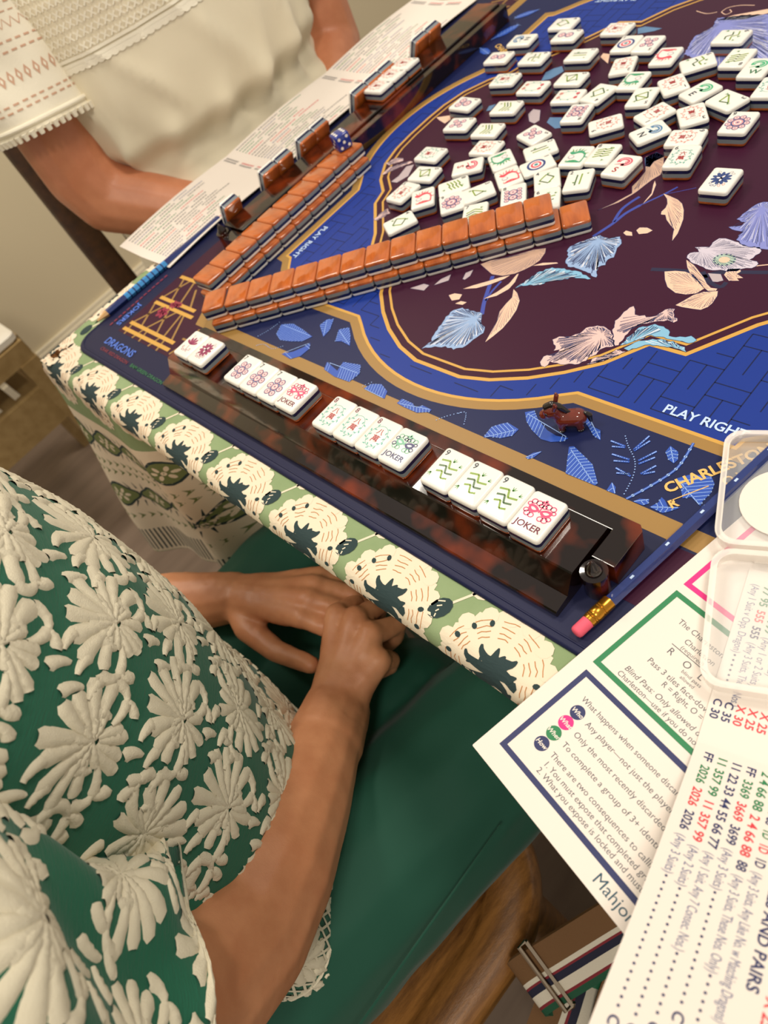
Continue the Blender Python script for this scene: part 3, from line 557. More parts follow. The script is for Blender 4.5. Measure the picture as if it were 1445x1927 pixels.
# ================================================================== tiles
TW, TH_, TT = 21.6, 28.3, 11.8
L1, L2, L3 = 2.7, 5.9, 8.6      # amber | grey | navy | white
me_amber = loft_rr('amber_back', TW, TH_, 2.6, [(1.3, .15), (.5, .45), (.1, 1.1), (0, 1.8), (0, L1)], AMBER)
me_grey = loft_rr('grey_layer', TW, TH_, 2.6, [(0, L1), (0, L2)], GREY)
me_navy = loft_rr('navy_layer', TW, TH_, 2.6, [(0, L2), (0, L3)], NAVY)
me_white = loft_rr('white_face', TW, TH_, 2.6, [(0, L3), (0, 10.0), (.18, 10.7), (.6, 11.3), (1.2, 11.65), (2.0, TT)], WHITE)
BG = mat('ink_bamboo', '#7f9c3c', .35); BG2 = mat('ink_bamboo_dark', '#4e6b46', .35); BL = mat('ink_leaf', '#4f9440', .35)
DN = mat('ink_dot_navy', '#3a4f86', .35); DP = mat('ink_dot_pink', '#d59a9c', .35); DL = mat('ink_dot_pale', '#efe2e2', .35)
CRED = mat('ink_red', '#a3262b', .35); CTEAL = mat('ink_teal', '#56a79a', .35); CROSE = mat('ink_rose', '#d88a80', .35)
BLK = mat('ink_number', '#2c3640', .35); DRED = mat('ink_dragon_red', '#d4485a', .35); DGRN = mat('ink_dragon_green', '#3f9a74', .35); SIL = mat('ink_silver', '#b3aeb0', .35)
WBLU = mat('ink_wind_blue', '#4c7fa6', .35); WRED = mat('ink_wind_red', '#cc5468', .35); WGRN = mat('ink_wind_green', '#3fae7c', .35)
FBLU = mat('ink_flower_blue', '#33477e', .35); FMAG = mat('ink_flower_magenta', '#93335e', .35); JNAV = mat('ink_joker_navy', '#2c2d63', .35); JMAR = mat('ink_joker_maroon', '#6b2038', .35); JPNK = mat('ink_joker_pink', '#cf4a74', .35); JGRN = mat('ink_joker_green', '#6fae92', .35)
CJK = {1: '一', 2: '二', 3: '三', 4: '四', 5: '五', 6: '六', 7: '七', 8: '八', 9: '九'}
def dotc(P, x, y, r, col=None):
    P.layer(0).ell(x, y, r, r, DN, n=18); P.layer(1).ell(x, y, r*.8, r*.8, col or DP, n=18); P.layer(2).ell(x, y, r*.55, r*.55, DL, n=14); P.layer(3).ell(x, y, r*.38, r*.38, col or DP, n=12); P.layer(4).ell(x, y, r*.16, r*.16, DN, n=8)
def sprig(P, x, y, s=1, a0=0):
    for a in (-.6, 0, .6): P.layer(2).stroke([(x, y), (x+2.6*s*sin(a0+a), y+2.6*s*cos(a0+a))], .75*s, BL, taper=True)
def wreath(P, col, rx=7, ry=8.6, cy=-1.2):
    P.layer(0)
    P.ring(0, cy, rx, ry, .38, col, n=28)
    for k in range(20):
        a = 2*pi*k/20
        if 1.2 < a < 1.9: continue
        x, y = rx*cos(a), cy+ry*sin(a); s_ = 1 if k % 2 else -1
        P.layer(1).ell(x+s_*1.1*cos(a), y+s_*1.1*sin(a), 1.15, .5, col, rot=a+pi/2+s_*.7, n=8)
_faces = {}
def face(ty):
    if ty in _faces: return _faces[ty]
    P = Print(lift=TT+.06, step=.03); g = ty.rstrip('0123456789'); num = ty[len(g):]; nv = int(num) if num else 0
    if num and g != 'joker': P.layer(3).text(num, -8.6, 7.9, 5.8, JMAR if g == 'crakg' and nv == 8 else BLK, bold=.01)
    if g == 'dot':
        if nv == 1:
            for r, c in ((8, FBLU), (6, DL), (4.6, DRED), (2.9, DL), (1.7, mat('ink_dot_teal', '#3a8a92', .35))): P.layer(9-int(r)).ell(0, -1, r, r, c, n=28)
        elif nv in (2, 3): [dotc(P, x, y, r) for x, y, r in (((0, 3.2, 4.6), (0, -5.4, 4.2)) if nv == 2 else ((0, 3.6, 4.8), (-3.6, -4.6, 4.0), (3.8, -4.8, 4.0)))]
        elif nv in (5, 7):
            for k in range(6 if nv == 7 else 4):
                a = k*2*pi/(6 if nv == 7 else 4)+(.0 if nv == 7 else pi/4); dotc(P, 5.4*cos(a)*(1.0 if nv == 7 else 1), -1.5+6.4*sin(a), 2.9)
            P.lay = 0; P.lift += .1; dotc(P, 0, -1.5, 3.6); P.lift -= .1
        elif nv == 8:
            for k in range(8): dotc(P, (-5.6 if k % 2 else 5.6)*(.95), 4.5-4.2*(k//2), 2.3)
            P.lift += .1; dotc(P, 0, 2.2, 3.9); dotc(P, 0, -5.4, 3.9); P.lift -= .1
        else:
            for k in range(9): a = k*2*pi/9; dotc(P, 6.6*cos(a), -1.6+7.2*sin(a), 2.5)
            P.lift += .1; dotc(P, 0, -1.6, 5.0); P.lift -= .1
    elif g == 'bam':
        st = lambda a, c, m=BG: P.layer(1).stroke([a, c], 1.25, m)
        if nv == 2: st((-1.6, 6), (-1.6, -8), BG2); st((2, 7), (2, -7)); sprig(P, -3, -5); sprig(P, 6.5, 6, .8)
        elif nv == 3: st((-5, -4), (3, 5)); st((3, 5), (5, -3), BG2); st((-5, -4), (5, -3)); sprig(P, 4, 5); sprig(P, -5, -5, 1, 3)
        elif nv == 4: st((-6, -1), (0, 6)); st((0, 6), (6, 0), BG2); st((6, 0), (1, -7)); st((1, -7), (-6, -1), BG2); sprig(P, 1, 6, 1, .6); sprig(P, -6, -6, 1); sprig(P, 2, -5, .9, 3)
        elif nv == 5: st((-6, 3), (2, 7)); st((2, 7), (6, -1), BG2); st((-6, 3), (-3, -6), BG2); st((-3, -6), (6, -1)); st((-6, 3), (6, -1)); sprig(P, 3, 7, 1, .6); sprig(P, -4, -7, 1, 3.5)
        elif nv in (6, 9):
            rows = (4.2, .2, -3.8) if nv == 9 else (4, -1)
            for j, y in enumerate(rows):
                m_ = BG2 if j == 1 else BG
                st((-7+j, y), (-1.2, y+1.4), m_); st((-1.2, y+1.4), (1.2, y-3.4), m_); st((1.2, y-3.4), (7-j, y-2.2), m_)
            sprig(P, 1, 5.6, 1.1, .3); sprig(P, 6.4, 4.2, .9, .9); sprig(P, -7, -6, 1.1, 3.6)
        elif nv == 7:
            for j in range(3): st((-7, 1-3.2*j), (0, 5-3.2*j), BG2 if j == 1 else BG); st((0, 5-3.2*j), (7, 2-3.2*j), BG)
            sprig(P, 5, 5, 1, .6); sprig(P, -5, -7, .9, 3)
        elif nv == 8:
            for j in range(4): st((-6.5, -5.5+3.1*j), (-.5, -3+3.1*j), BG); st((-.5, -3+3.1*j), (.5, -4.2+3.1*j), BG2); st((.5, -4.2+3.1*j), (6.5, -1.6+3.1*j), BG)
            sprig(P, 4, 6.6, 1.1, .2); sprig(P, 3, -8, 1, 2.6)
    elif g in ('crak', 'crakg'):
        wreath(P, CTEAL if g == 'crakg' else CROSE); P.layer(2).text(CJK[nv], 0, 1.0, 5.2, CRED, center=True, bold=.016); P.layer(2).text('萬', 0, -5.4, 6.2, CRED, center=True, bold=.016)
    elif g == 'soap':
        P.layer(0).ring(0, 0, 6.6, 9.4, .5, CTEAL, n=12)
        for x, y in ((-3, 8.4), (3.2, 8.6), (-3.4, -8.4), (3, -8.6)):
            for k in range(5): P.layer(1).ell(x+1.2*cos(k*1.26), y+1.2*sin(k*1.26), 1.1, .8, DRED if y > 0 else CROSE, n=8)
        for k in range(8): a = k*.79+.3; P.layer(1).ell(7.4*cos(a), 10*sin(a), 1.2, .45, CTEAL, rot=a+1, n=8)
    elif g in ('red', 'green'):
        c = DRED if g == 'red' else DGRN; c2 = CROSE if g == 'red' else BL
        body = smoothpoly([(6.5, -9), (7.4, -3), (5.2, 2.4), (1, 3.2), (-3, 1.2), (-5.4, 1.6), (-7.4, 4), (-5.2, 5.4), (-2.6, 4.6), (0, 6.6), (4, 5.6), (7.8, 2), (8.4, -4), (8, -9)])
        P.layer(0).poly(body, c)
        P.layer(1).poly(smoothpoly([(-6, -9.4), (0, -6.2), (5, -7.6), (7.6, -9.4), (2, -9.8)]), c)
        P.layer(1).ell(-3.4, -2.4, 3.0, 2.6, SIL, n=14); P.layer(2).ell(-3.4, -2.2, 1.9, 1.6, DL, n=12)
        for k, (x, y, a) in enumerate(((-3, 5.4, .1), (-.6, 7, .25), (1.8, 6.6, .5), (4, 5.6, .7), (6.6, 2.6, 1.1), (8, -2, 1.5), (-5, 5.6, -.5))): P.layer(1).stroke([(x, y), (x+3.2*sin(a), y+3.2*cos(a))], 1.5, c if k % 2 else c2, taper=True)
        for k in range(5): P.layer(2).stroke([(5.6-.2*k, 1-2*k), (7.4, .6-2*k)], .4, DL)
        for k in range(4): P.layer(2).stroke([(-6+2.5*k, -8.6), (-5+2.5*k, -6.2)], .9, c2, taper=True)
    elif g in 'NESW':
        c = {'N': WBLU, 'S': WRED, 'E': WGRN, 'W': WGRN}[g]
        arc_ = [(3.2*cos(t_)*1.5+.5, 4.2+3.9*sin(t_)) for t_ in [radians(200-k*15) for k in range(21)]]
        P.layer(0).stroke(arc_, 3.4, c); P.layer(1).stroke(arc_[2:-2], .5, DL)
        P.layer(0).stroke(arc_[-3:]+[(-1, 1.2), (-5.6, -.6)], 3.2, c, taper=True)
        P.layer(1).stroke([(1, 4), (2.6, 5.4), (3.4, 3.6), (1.6, 2.6)], .9, c)
        P.layer(1).text(g, -3, -9.4, 8.6, {'N': BLK, 'S': CRED, 'E': BLK, 'W': TXTG}[g], bold=.02, center=False)
    elif g in ('flower', 'lotus', 'peony'):
        c = FBLU if g == 'flower' else FMAG; cy = 1 if g != 'lotus' else 2
        if g == 'lotus':
            for a in (-1.1, -.55, 0, .55, 1.1): P.layer(1).poly(smoothpoly([(0, cy-3), (5.8*sin(a-.22), cy-3+6*cos(a-.2)), (7.4*sin(a), cy-3+8.4*cos(a)), (5.8*sin(a+.22), cy-3+6*cos(a+.2))]), c)
        else:
            for k in range(11):
                a = k*2*pi/11; P.layer(1).ell(4.4*cos(a), cy+4.6*sin(a), 2.9, 1.35, c, rot=a, n=10)
            for k in range(7):
                a = k*.9+.3; P.layer(2).ell(1.8*cos(a), cy+1.8*sin(a), 1.9, .8, DL if k % 2 else c, rot=a, n=8)
        for (x, y) in ((-5, -5), (-3, -7.6), (2, -7.4), (4.6, -5.6), (-4, 8), (4, 8.6), (6, 7)):
            P.layer(1).ring(x, y, 1.3, .8, .4, SIL if y > 0 else (CROSE if c == FBLU and x > 0 else c), rot=x, n=10)
        P.layer(1).stroke([(0, -2), (.6, -6), (-1, -9)], .5, c)
    elif g == 'joker':
        va = num; c1, c2, ct = {'1': (JPNK, CROSE, JMAR), '2': (JGRN, JNAV, JNAV), '3': (JPNK, DRED, JMAR)}[va]
        for s_ in (-1, 1):
            col = c1 if s_ < 0 else c2 if va == '2' else c1
            P.layer(0).poly(smoothpoly([(s_*.6, 3.2), (s_*3.6, 5.0), (s_*7.2, 4.6), (s_*6.4, 1.2), (s_*3.4, .2), (s_*.8, 1.8)]), col)
            P.layer(1).poly(smoothpoly([(s_*2.2, 2.6), (s_*4.2, 3.6), (s_*5.8, 3.2), (s_*4.2, 1.8)]), WHITE)
            for x, y, r in ((3, 7, 1.7), (6, 7, 1.6), (7.6, 4.8, 1.2), (3, -1.4, 1.6), (5.6, -1.2, 1.7), (7.2, .4, 1.4), (1.2, 6, 1.2)): P.layer(1).ring(s_*x, y, r, r*.9, .62, c1 if va != '2' or r > 1.4 else c2, n=12)
        P.layer(1).stroke([(0, 1.5), (0, 9.6)], .8, c1); [P.layer(1).ell(x, y, .9, .9, c1, n=8) for x, y in ((0, 9.6), (-1.4, 8.4), (1.4, 8.4))]
        P.layer(2).text('JOKER', 0, -9.8, 5.6, ct, center=True, sx=1.02, bold=.02)
    return _faces.setdefault(ty, mesh('face_print', P.V, P.F, P.M, P.I))
TILES = []
def tile(M, ty, label, group, down=False):
    t = bpy.data.objects.new('mahjong_tile', None); COL.objects.link(t); t.empty_display_size = .01
    t.matrix_world = M; setp(t, label, 'mahjong tile', group)
    for nm, me in (('amber_back', me_amber), ('grey_layer', me_grey), ('navy_layer', me_navy), ('white_face', me_white)):
        o = link(bpy.data.objects.new(nm, me), t)
        if down: o.matrix_local = Matrix.Translation((0, 0, TT*K)) @ Matrix.Rotation(pi, 4, 'Y')
        if nm == 'white_face' and ty and not down:
            p = link(bpy.data.objects.new('face_print', face(ty)), o)
    TILES.append(t); return t
def TR(x, y, z, a): return Matrix.Translation((x*K, y*K, z*K)) @ Matrix.Rotation(a, 4, 'Z')
ORD = ['first', 'second', 'third', 'fourth', 'fifth', 'sixth', 'seventh', 'eighth', 'ninth', 'tenth', 'eleventh', 'twelfth', 'thirteenth', 'fourteenth', 'fifteenth']
rr = random.Random(3)
SH = 19.45
EXP = [(78.1, ['lotus', 'peony'], ['magenta lotus tile at the left end of the foreground rack', 'magenta peony tile, second from the left on the foreground rack']),
       (154.0, ['dot7', 'dot7', 'dot7', 'joker1'], ['leftmost of three seven-dot tiles on the foreground rack', 'middle one of three seven-dot tiles on the foreground rack', 'seven-dot tile touching the red-masked joker on the foreground rack', 'joker tile with red mask beside the seven-dot tiles']),
       (263.2, ['crakg8', 'crakg8', 'crakg8', 'joker2'], ['leftmost eight tile with red characters in teal wreath on the foreground rack', 'middle eight tile with red characters in teal wreath on the foreground rack', 'eight tile with teal wreath touching the green and navy joker', 'joker tile with green and navy mask on the foreground rack']),
       (366.5, ['bam9', 'bam9', 'bam9', 'joker3'], ['leftmost nine-bamboo tile with green zigzags on the foreground rack', 'middle nine-bamboo tile with green zigzags on the foreground rack', 'nine-bamboo tile touching the pink joker on the foreground rack', 'joker tile with pink mask at the right end of the foreground rack'])]
for x0, tys, labs in EXP:
    for k, (ty, lb) in enumerate(zip(tys, labs)):
        dy = 0 if ty != 'joker3' else -1.2
        tile(TR(x0+11+22*k, 28.1+14.35+dy+rr.uniform(-.25, .25), SH, rr.uniform(-.006, .006)), ty, lb, 'face-up tiles on the foreground rack')
# walls
SWX, SWY, SA = 55.12, 76.28, .7047
def swall(k, lev, dx=0, dy=0, da=0):
    u = (k+.5)*22.0+dx; v = 14.35+dy
    return TR(SWX+u*cos(SA)-v*sin(SA), SWY+u*sin(SA)+v*cos(SA), lev*TT+.1, SA+da)
for k in range(15):
    tile(swall(k, 0, 0, rr.uniform(-.3, .3), rr.uniform(-.008, .008)), None, '%s face-down tile from the left in the lower row of the diagonal wall' % ORD[k], 'diagonal wall of face-down tiles', True)
for k in range(13):
    tile(swall(k, 1, 18.4-.6*0, 4.5+rr.uniform(-.3, .3), rr.uniform(-.008, .008)), None, '%s face-down tile from the left in the upper row of the diagonal wall' % ORD[k+1], 'diagonal wall of face-down tiles', True)
tile(swall(-1, 1, 16.6, 6.0, .05), None, 'face-down tile slightly apart at the left end of the diagonal wall, upper row', 'diagonal wall of face-down tiles', True)
for k in range(10):
    y = 104.0+22*k+11
    tile(TR(23.4-.0175*(y-169)-14.35+2.4, y, .1, pi/2+.0175), None, '%s face-down tile from the near end, lower row of the far wall' % ORD[k], 'far wall of face-down tiles', True)
    y = 107.5+22*k+11
    tile(TR(17.2-.0175*(y-150)-14.35+2.4+rr.uniform(-.3, .3), y, TT+.15, pi/2+.0175), None, '%s face-down tile from the near end, upper row of the far wall' % ORD[k], 'far wall of face-down tiles', True)
# tiles of the woman in cream
WE = ['crak5', 'crak5', 'crak5']
for k in range(3):
    tile(TR(RWX+27+15.2, 399.5+11+22*k, SH, -pi/2), WE[k], ['nearest of the three face-up tiles on the far rack', 'middle one of the three face-up tiles on the far rack', 'farthest of the three face-up tiles on the far rack'][k], 'face-up tiles on the far rack')
tau = radians(27)
k = 0
for y0, cnt in ((190, 1), (245.5, 2), (301, 2), (387, 3), (489, 2)):
    for j in range(cnt):
        upv = Vector((sin(tau), 0, cos(tau))); nv = Vector((-cos(tau), 0, sin(tau)))
        bc = Vector((RWX+19.2-.3, y0+10.9+21.8*j, 6.6))+upv*(TH_/2)
        M = Matrix(((0, upv.x, nv.x, bc.x*K), (-1, upv.y, nv.y, bc.y*K), (0, upv.z, nv.z, bc.z*K), (0, 0, 0, 1)))
        tile(M, ('dot5', 'bam4', 'crak2', 'dot8', 'bam6', 'bam7', 'dot3', 'E', 'crak9', 'dot2')[k], '%s standing tile from the near end of the far rack, its amber back showing' % ORD[k].capitalize(), 'tiles standing in the far rack'); k += 1
# discards
DL_ = ['two tile with green wreath near the left side of the discard pile', 'five-bamboo tile just below the green-wreathed two tile', 'five tile with red wreath at the lower left of the discard pile', 'red dragon tile at the lower left, beside the nine-dot tile', 'four-bamboo tile nearest the diagonal wall at the lower left corner of the pile',
 'red S wind tile lying sideways in the lower left of the pile', 'eight-bamboo tile just left of the red dragon pair at the bottom of the pile', 'nine-dot tile behind the diagonal wall at the bottom left of the pile', 'three-bamboo tile between the nine-dot tile and the red dragon', 'seven-bamboo tile half hidden behind the diagonal wall',
 'lower one of two seven-bamboo tiles at the left of the pile', 'seven tile with red wreath above the sideways S wind tile', 'five-dot tile turned on its corner in the middle of the pile', 'two-bamboo tile just above the red and blue bullseye tile', 'one-dot bullseye tile in the lower middle of the pile', 'green dragon tile directly above a red dragon in the lower middle', 'red dragon tile directly below a green dragon in the lower middle', 'eight-dot tile below the red dragon, half hidden by the diagonal wall',
 'four-bamboo tile behind the right end of the diagonal wall', 'six-bamboo tile mostly hidden behind the right end of the diagonal wall', 'upright two-bamboo tile right of the diagonal wall top', 'green dragon tile touching the eight-bamboo tile at the bottom right of the pile', 'eight-bamboo tile touching the green dragon at the bottom right of the pile', 'nine tile with red wreath lying sideways in the centre of the pile', 'blue N wind tile at the lower right of the pile', 'nine tile with red wreath beside the six tile at the right', 'six tile with teal wreath at the lower right of the pile', 'upright red S wind tile at the lower right of the pile', 'lone blue flower tile lying apart at the right', 'nine-dot tile at the right edge of the pile',
 'three tile with red wreath above the blue N wind tile', 'one tile with red wreath left of the green E wind tile', 'one tile with red wreath lying slantwise above the blue N wind tile', 'green E wind tile at the right of the pile', 'three-bamboo tile below the green E wind tile', 'six-bamboo tile below the red dragon at the upper right', 'red dragon tile at the upper right of the pile', 'six-bamboo tile lying on the purple flower at the upper right', 'eight-bamboo tile beside the green W wind tile', 'green W wind tile at the right border', 'six tile with wreath cut by the right border',
 'four-bamboo tile farthest back in the pile', 'two-dot tile in front of the farthest four-bamboo tile', 'three tile with red wreath at the back right of the pile', 'two-bamboo tile in the upper middle of the pile', 'five-bamboo tile above the right white dragon tile', 'white dragon tile with a floral ring right of its twin', 'one-dot bullseye tile at the back beside a five-dot tile', 'five-dot tile touching the bullseye tile at the back', 'two tile with red wreath below the bullseye at the back', 'green dragon tile upside down at the upper right', 'four-bamboo tile left of an upside-down five-bamboo tile', 'upside-down five-bamboo tile in the right middle', 'eight-dot tile below the right white dragon tile',
 'blue N wind tile at the far left back of the pile', 'two-dot tile at the left back near the far rack', 'six-bamboo tile right of the left two-dot tile', 'four tile with green wreath at the left back', 'white dragon tile with a floral ring left of its twin', 'three-dot tile at the left edge of the pile', 'upper one of two seven-bamboo tiles at the left of the pile', 'five-dot tile at the left edge of the pile']
for (ty, x, y, a), lb in zip(DISC, DL_):
    tile(TR(x, y, .55, a), ty, lb, 'discarded tiles face up on the mat')
# ================================================================== small things on the table
def blob(name, caps, vox, m, smooth=4, sub=0, seg=14):
    """tapered capsules (p0, r0, p1, r1) fused into one skin"""
    b = MB()
    for p0, r0, p1, r1 in caps:
        p0, p1 = Vector(p0), Vector(p1); d = p1-p0; L = d.length
        d = d.normalized() if L > 1e-6 else Vector((0, 0, 1))
        a = d.cross(Vector((0, 0, 1)) if abs(d.z) < .9 else Vector((1, 0, 0))).normalized(); u = d.cross(a); R = []
        for k in range(1, 6):
            t_ = -pi/2+k*pi/10; R.append((p0+d*r0*sin(t_), r0*cos(t_)))
        for k in range(0, 5):
            t_ = k*pi/10; R.append((p1+d*r1*sin(t_), r1*cos(t_)))
        b.rings([[c+a*r*cos(2*pi*j/seg)+u*r*sin(2*pi*j/seg) for j in range(seg)] for c, r in R])
    o = bpy.data.objects.new('t', b.me('t', m)); COL.objects.link(o)
    md = o.modifiers.new('r', 'REMESH'); md.mode = 'VOXEL'; md.voxel_size = vox*K; md.use_smooth_shade = True
    if smooth: ms = o.modifiers.new('s', 'SMOOTH'); ms.factor = .5; ms.iterations = smooth
    if sub: o.modifiers.new('u', 'SUBSURF').levels = sub
    me = bpy.data.meshes.new_from_object(o.evaluated_get(bpy.context.evaluated_depsgraph_get())); me.name = name
    bpy.data.objects.remove(o); me.materials.clear(); me.materials.append(m)
    me.polygons.foreach_set('use_smooth', [True]*len(me.polygons))
    return me

# die
BLUEP = mat('die_blue', '#1a2f8a', .15, coat=.6); PIP = mat('die_pip', '#efe9dc', .3)
d = empty('die', (0, 316, 2*TT+.3), radians(-17), 'blue die with white pips on the end tile of the far wall', 'die')
b = MB(); S_ = 16.0; R = []
for i_, z in ((2.2, 0), (.9, .35), (.25, 1.1), (0, 2.2), (0, S_-2.2), (.25, S_-1.1), (.9, S_-.35), (2.2, S_)): R.append([(x, y, z) for x, y in rrect(S_-2*i_, S_-2*i_, 2.2, 3)])
b.rings(R); obj('die_body', b.me('die_body', BLUEP, True, 50), d)
def pips(fn, n):
    q = 4.3; pat = {1: [(0, 0)], 2: [(-q, -q), (q, q)], 3: [(-q, -q), (0, 0), (q, q)], 4: [(-q, -q), (q, q), (-q, q), (q, -q)], 5: [(-q, -q), (q, q), (-q, q), (q, -q), (0, 0)], 6: [(-q, -q), (-q, 0), (-q, q), (q, -q), (q, 0), (q, q)]}[n]
    for u, v in pat:
        b = MB(); b.add([Vector(fn(u, v, .04))]+[Vector(fn(u+1.55*cos(k*pi/6), v+1.55*sin(k*pi/6), .04)) for k in range(12)], [(0, 1+k, 1+(k+1) % 12) for k in range(12)]); obj('pip', b.me('pip', PIP), d)
h = S_/2
pips(lambda u, v, l: (h+l, u, h+v), 5); pips(lambda u, v, l: (v, u, S_+l), 6); pips(lambda u, v, l: (u, -h-l, h+v), 3); pips(lambda u, v, l: (-h-l, u, h+v), 2); pips(lambda u, v, l: (u, h+l, h+v), 4)

# donkey figurine (faces local -x)
DB = mat('donkey_brown', '#7a2e1c', .12, col2='#5a1e12', nscale=40, coat=.8); DK = mat('donkey_black', '#1d1512', .2, coat=.6)
d = empty('donkey_figurine', (405, 121, 0.5), radians(30), 'tiny glossy brown donkey figurine with black mane on the navy floral border', 'figurine')
obj('body', blob('body', [((-4.5, 0, 8.4), 5.4, (4.5, 0, 8.2), 5.8), ((-5.6, 2.6, 2.2), 2.3, (-5, 2.6, 7), 2.8), ((-5.6, -2.6, 2.2), 2.3, (-5, -2.6, 7), 2.8), ((5.6, 2.8, 2.2), 2.4, (5, 2.6, 7), 3), ((5.6, -2.8, 2.2), 2.4, (5, -2.6, 7), 3), ((-6, 0, 11), 4.2, (-9, 0, 15.4), 4.4), ((-9.5, 0, 16), 5.0, (-10.5, 0, 15.4), 4.9), ((-12, 0, 14.2), 3.6, (-15, 0, 12.6), 3.2)], .55, DB, 6), d)
for s_ in (-1, 1):
    obj('ear', blob('ear', [((-7.6, s_*3, 19), 1.5, (-6.2, s_*4.4, 23.6), 1.5), ((-6.2, s_*4.4, 23.6), 1.5, (-6.4, s_*4.6, 25.2), .9)], .4, DB, 3), d)
    b = MB(); b.lathe([(1.1, 0), (1.0, .4), (.6, .8), (0, .95)], 12); M = Matrix.Translation((-12.6, s_*3.6, 16.2)) @ Matrix.Rotation(-s_*pi/2, 4, 'X'); b.V = [tuple(M @ Vector(v)) for v in b.V]; obj('eye', b.me('eye', DK, True), d)
    for x in (-5.6, 5.6):
        b = MB(); b.lathe([(2.2, 0), (2.4, .2), (2.4, 1.0), (1.9, 1.3)], 14, (x, s_*2.7, -.1)); obj('hoof', b.me('hoof', DK, True), d)
    b = MB(); b.lathe([(.6, 0), (.45, .25), (0, .3)], 8); M = Matrix.Translation((-17.6, s_*1.2, 13.4)) @ Matrix.Rotation(-pi/2, 4, 'Y'); b.V = [tuple(M @ Vector(v)) for v in b.V]; obj('nostril', b.me('nostril', DK, True), d)
obj('mane', blob('mane', [((-12.6, 0, 19.2), 2.4, (-9, 0, 21), 2.3), ((-9, 0, 21), 2.3, (-5, 0, 18.6), 2.2), ((-5, 0, 18.6), 2.2, (-1.4, 0, 14.2), 1.7), ((-1.4, 0, 14.2), 1.6, (.6, 0, 13.6), .8)], .5, DK, 3), d)
obj('tail', blob('tail', [((9.6, 0, 11.6), 1.4, (11.6, 0, 9.4), 1.9), ((11.6, 0, 9.4), 1.9, (12, 0, 4.6), 1.2)], .5, DK, 3), d)

# pencils
PB = mat('pencil_navy', '#1c2f6e', .25, coat=.7); PG = mat('pencil_brass', '#c58a2e', .25, metal=.9); PE = mat('eraser_pink', '#e0566e', .6); PW = mat('pencil_wood', '#c99f6a', .6); PT = mat('pencil_light_blue', '#3f8fd0', .3)
def pencil(loc, ang, label, kind):
    t = empty('pencil', loc, ang, label, 'pencil'); r = 3.7
    hexr = lambda x, q=1: [(x, r*q*cos(k*pi/3), r*q*sin(k*pi/3)) for k in range(6)]
    b = MB()
    if kind == 'eraser':
        b.rings([hexr(24), hexr(180)]); obj('shaft', b.me('shaft', PB), t)
        b = MB(); prof = [(3.4, 9), (3.8, 9.4), (3.8, 11), (4.1, 11.4), (3.7, 12), (4.1, 12.6), (3.7, 13.2), (4.0, 14), (4.0, 17), (3.7, 17.6), (4.1, 18.2), (3.7, 18.8), (4.1, 19.4), (3.9, 20), (3.9, 24.6), (3.2, 24.7)]
        b.rings([[(x, rr_*cos(k*pi/9), rr_*sin(k*pi/9)) for k in range(18)] for rr_, x in prof]); obj('ferrule', b.me('ferrule', PG, True, 30), t)
        b = MB(); b.rings([[(x, rr_*cos(k*pi/9), rr_*sin(k*pi/9)) for k in range(18)] for rr_, x in ((2.2, 0), (3.1, .5), (3.5, 1.6), (3.55, 9.2))]); obj('eraser', b.me('eraser', PE, True, 50), t)
        for k in range(5):
            b = MB(); b.box(40+k*26, 42.4+k*26, -.6, .6, r*.866+.0, r*.866+.25); obj('foil_mark', b.me('foil_mark', TXTW), t)
    else:
        b.rings([hexr(17), hexr(176)]); obj('shaft', b.me('shaft', PB), t)
        b = MB(); b.rings([hexr(4, .25), hexr(17.2, .99)]); obj('sharpened_wood', b.me('sharpened_wood', PW), t)
        b = MB(); b.rings([hexr(0, .03), hexr(4.1, .26)]); obj('graphite', b.me('graphite', DK), t)
        for k in range(9):
            b = MB(); x0 = 42+k*6.4; b.rings([hexr(x0, 1.04), hexr(x0+4.8, 1.04)]); obj('foil_letter_band', b.me('foil_letter_band', PT), t)
    return t
pencil((488.6, 4.5, 4.3), radians(80.4), 'navy pencil with pink eraser and brass ferrule lying beside the instruction card', 'eraser')
pencil((-109.6, 28, 3.6), radians(88.2), 'sharpened navy pencil with light blue lettering lying along the mat edge', 'tip')

# ------------------------------------------------------------------ cards
CARD = mat('card_white', '#e4dad0', .5, spec=.3); PRB = mat('ink_text', '#4a4a52', .5); PRN = mat('ink_navy', '#232a5c', .5); PRG = mat('ink_green', '#1f7a4a', .5); PRP = mat('ink_pink', '#e0207e', .5); PRR = mat('ink_card_red', '#d23a44', .5); PRT = mat('ink_petrol', '#1f4a5c', .5)
ic = empty('instruction_card', (480.6, -70.9, .9), radians(-12.456), 'white instruction card with navy, green and pink frames overhanging the table corner', 'card')
b = MB(); b.prism(rrect(216, 222, .6, 2, 108, 111), 0, .8); obj('card_sheet', b.me('card_sheet', CARD), ic)
P = Print(lift=.83, step=.02)
def frame(x0, y0, x1, y1, wd, m): P.stroke([(x0, y0+wd/2), (x0, y1-wd/2)], wd, m); P.stroke([(x1, y0+wd/2), (x1, y1-wd/2)], wd, m); P.stroke([(x0-wd/2, y0), (x1+wd/2, y0)], wd, m); P.stroke([(x0-wd/2, y1), (x1+wd/2, y1)], wd, m)
frame(9.6, 12, 103, 65.3, 2.8, PRN); frame(8.8, 73, 103, 126.6, 2.8, PRG); frame(8.8, 134, 103, 190, 2.8, PRP)
def fitline(body, x, y, size=4.0, pc=1.62, m=PRB, P_=None, **kw):
    wd = text2d(body, size)[2]; (P_ or P).text(body, x, y, size, m, sx=pc*len(body)/wd, **kw)
fitline('What happens when someone discards', 17.9, 54.0, 4.2, 1.82)
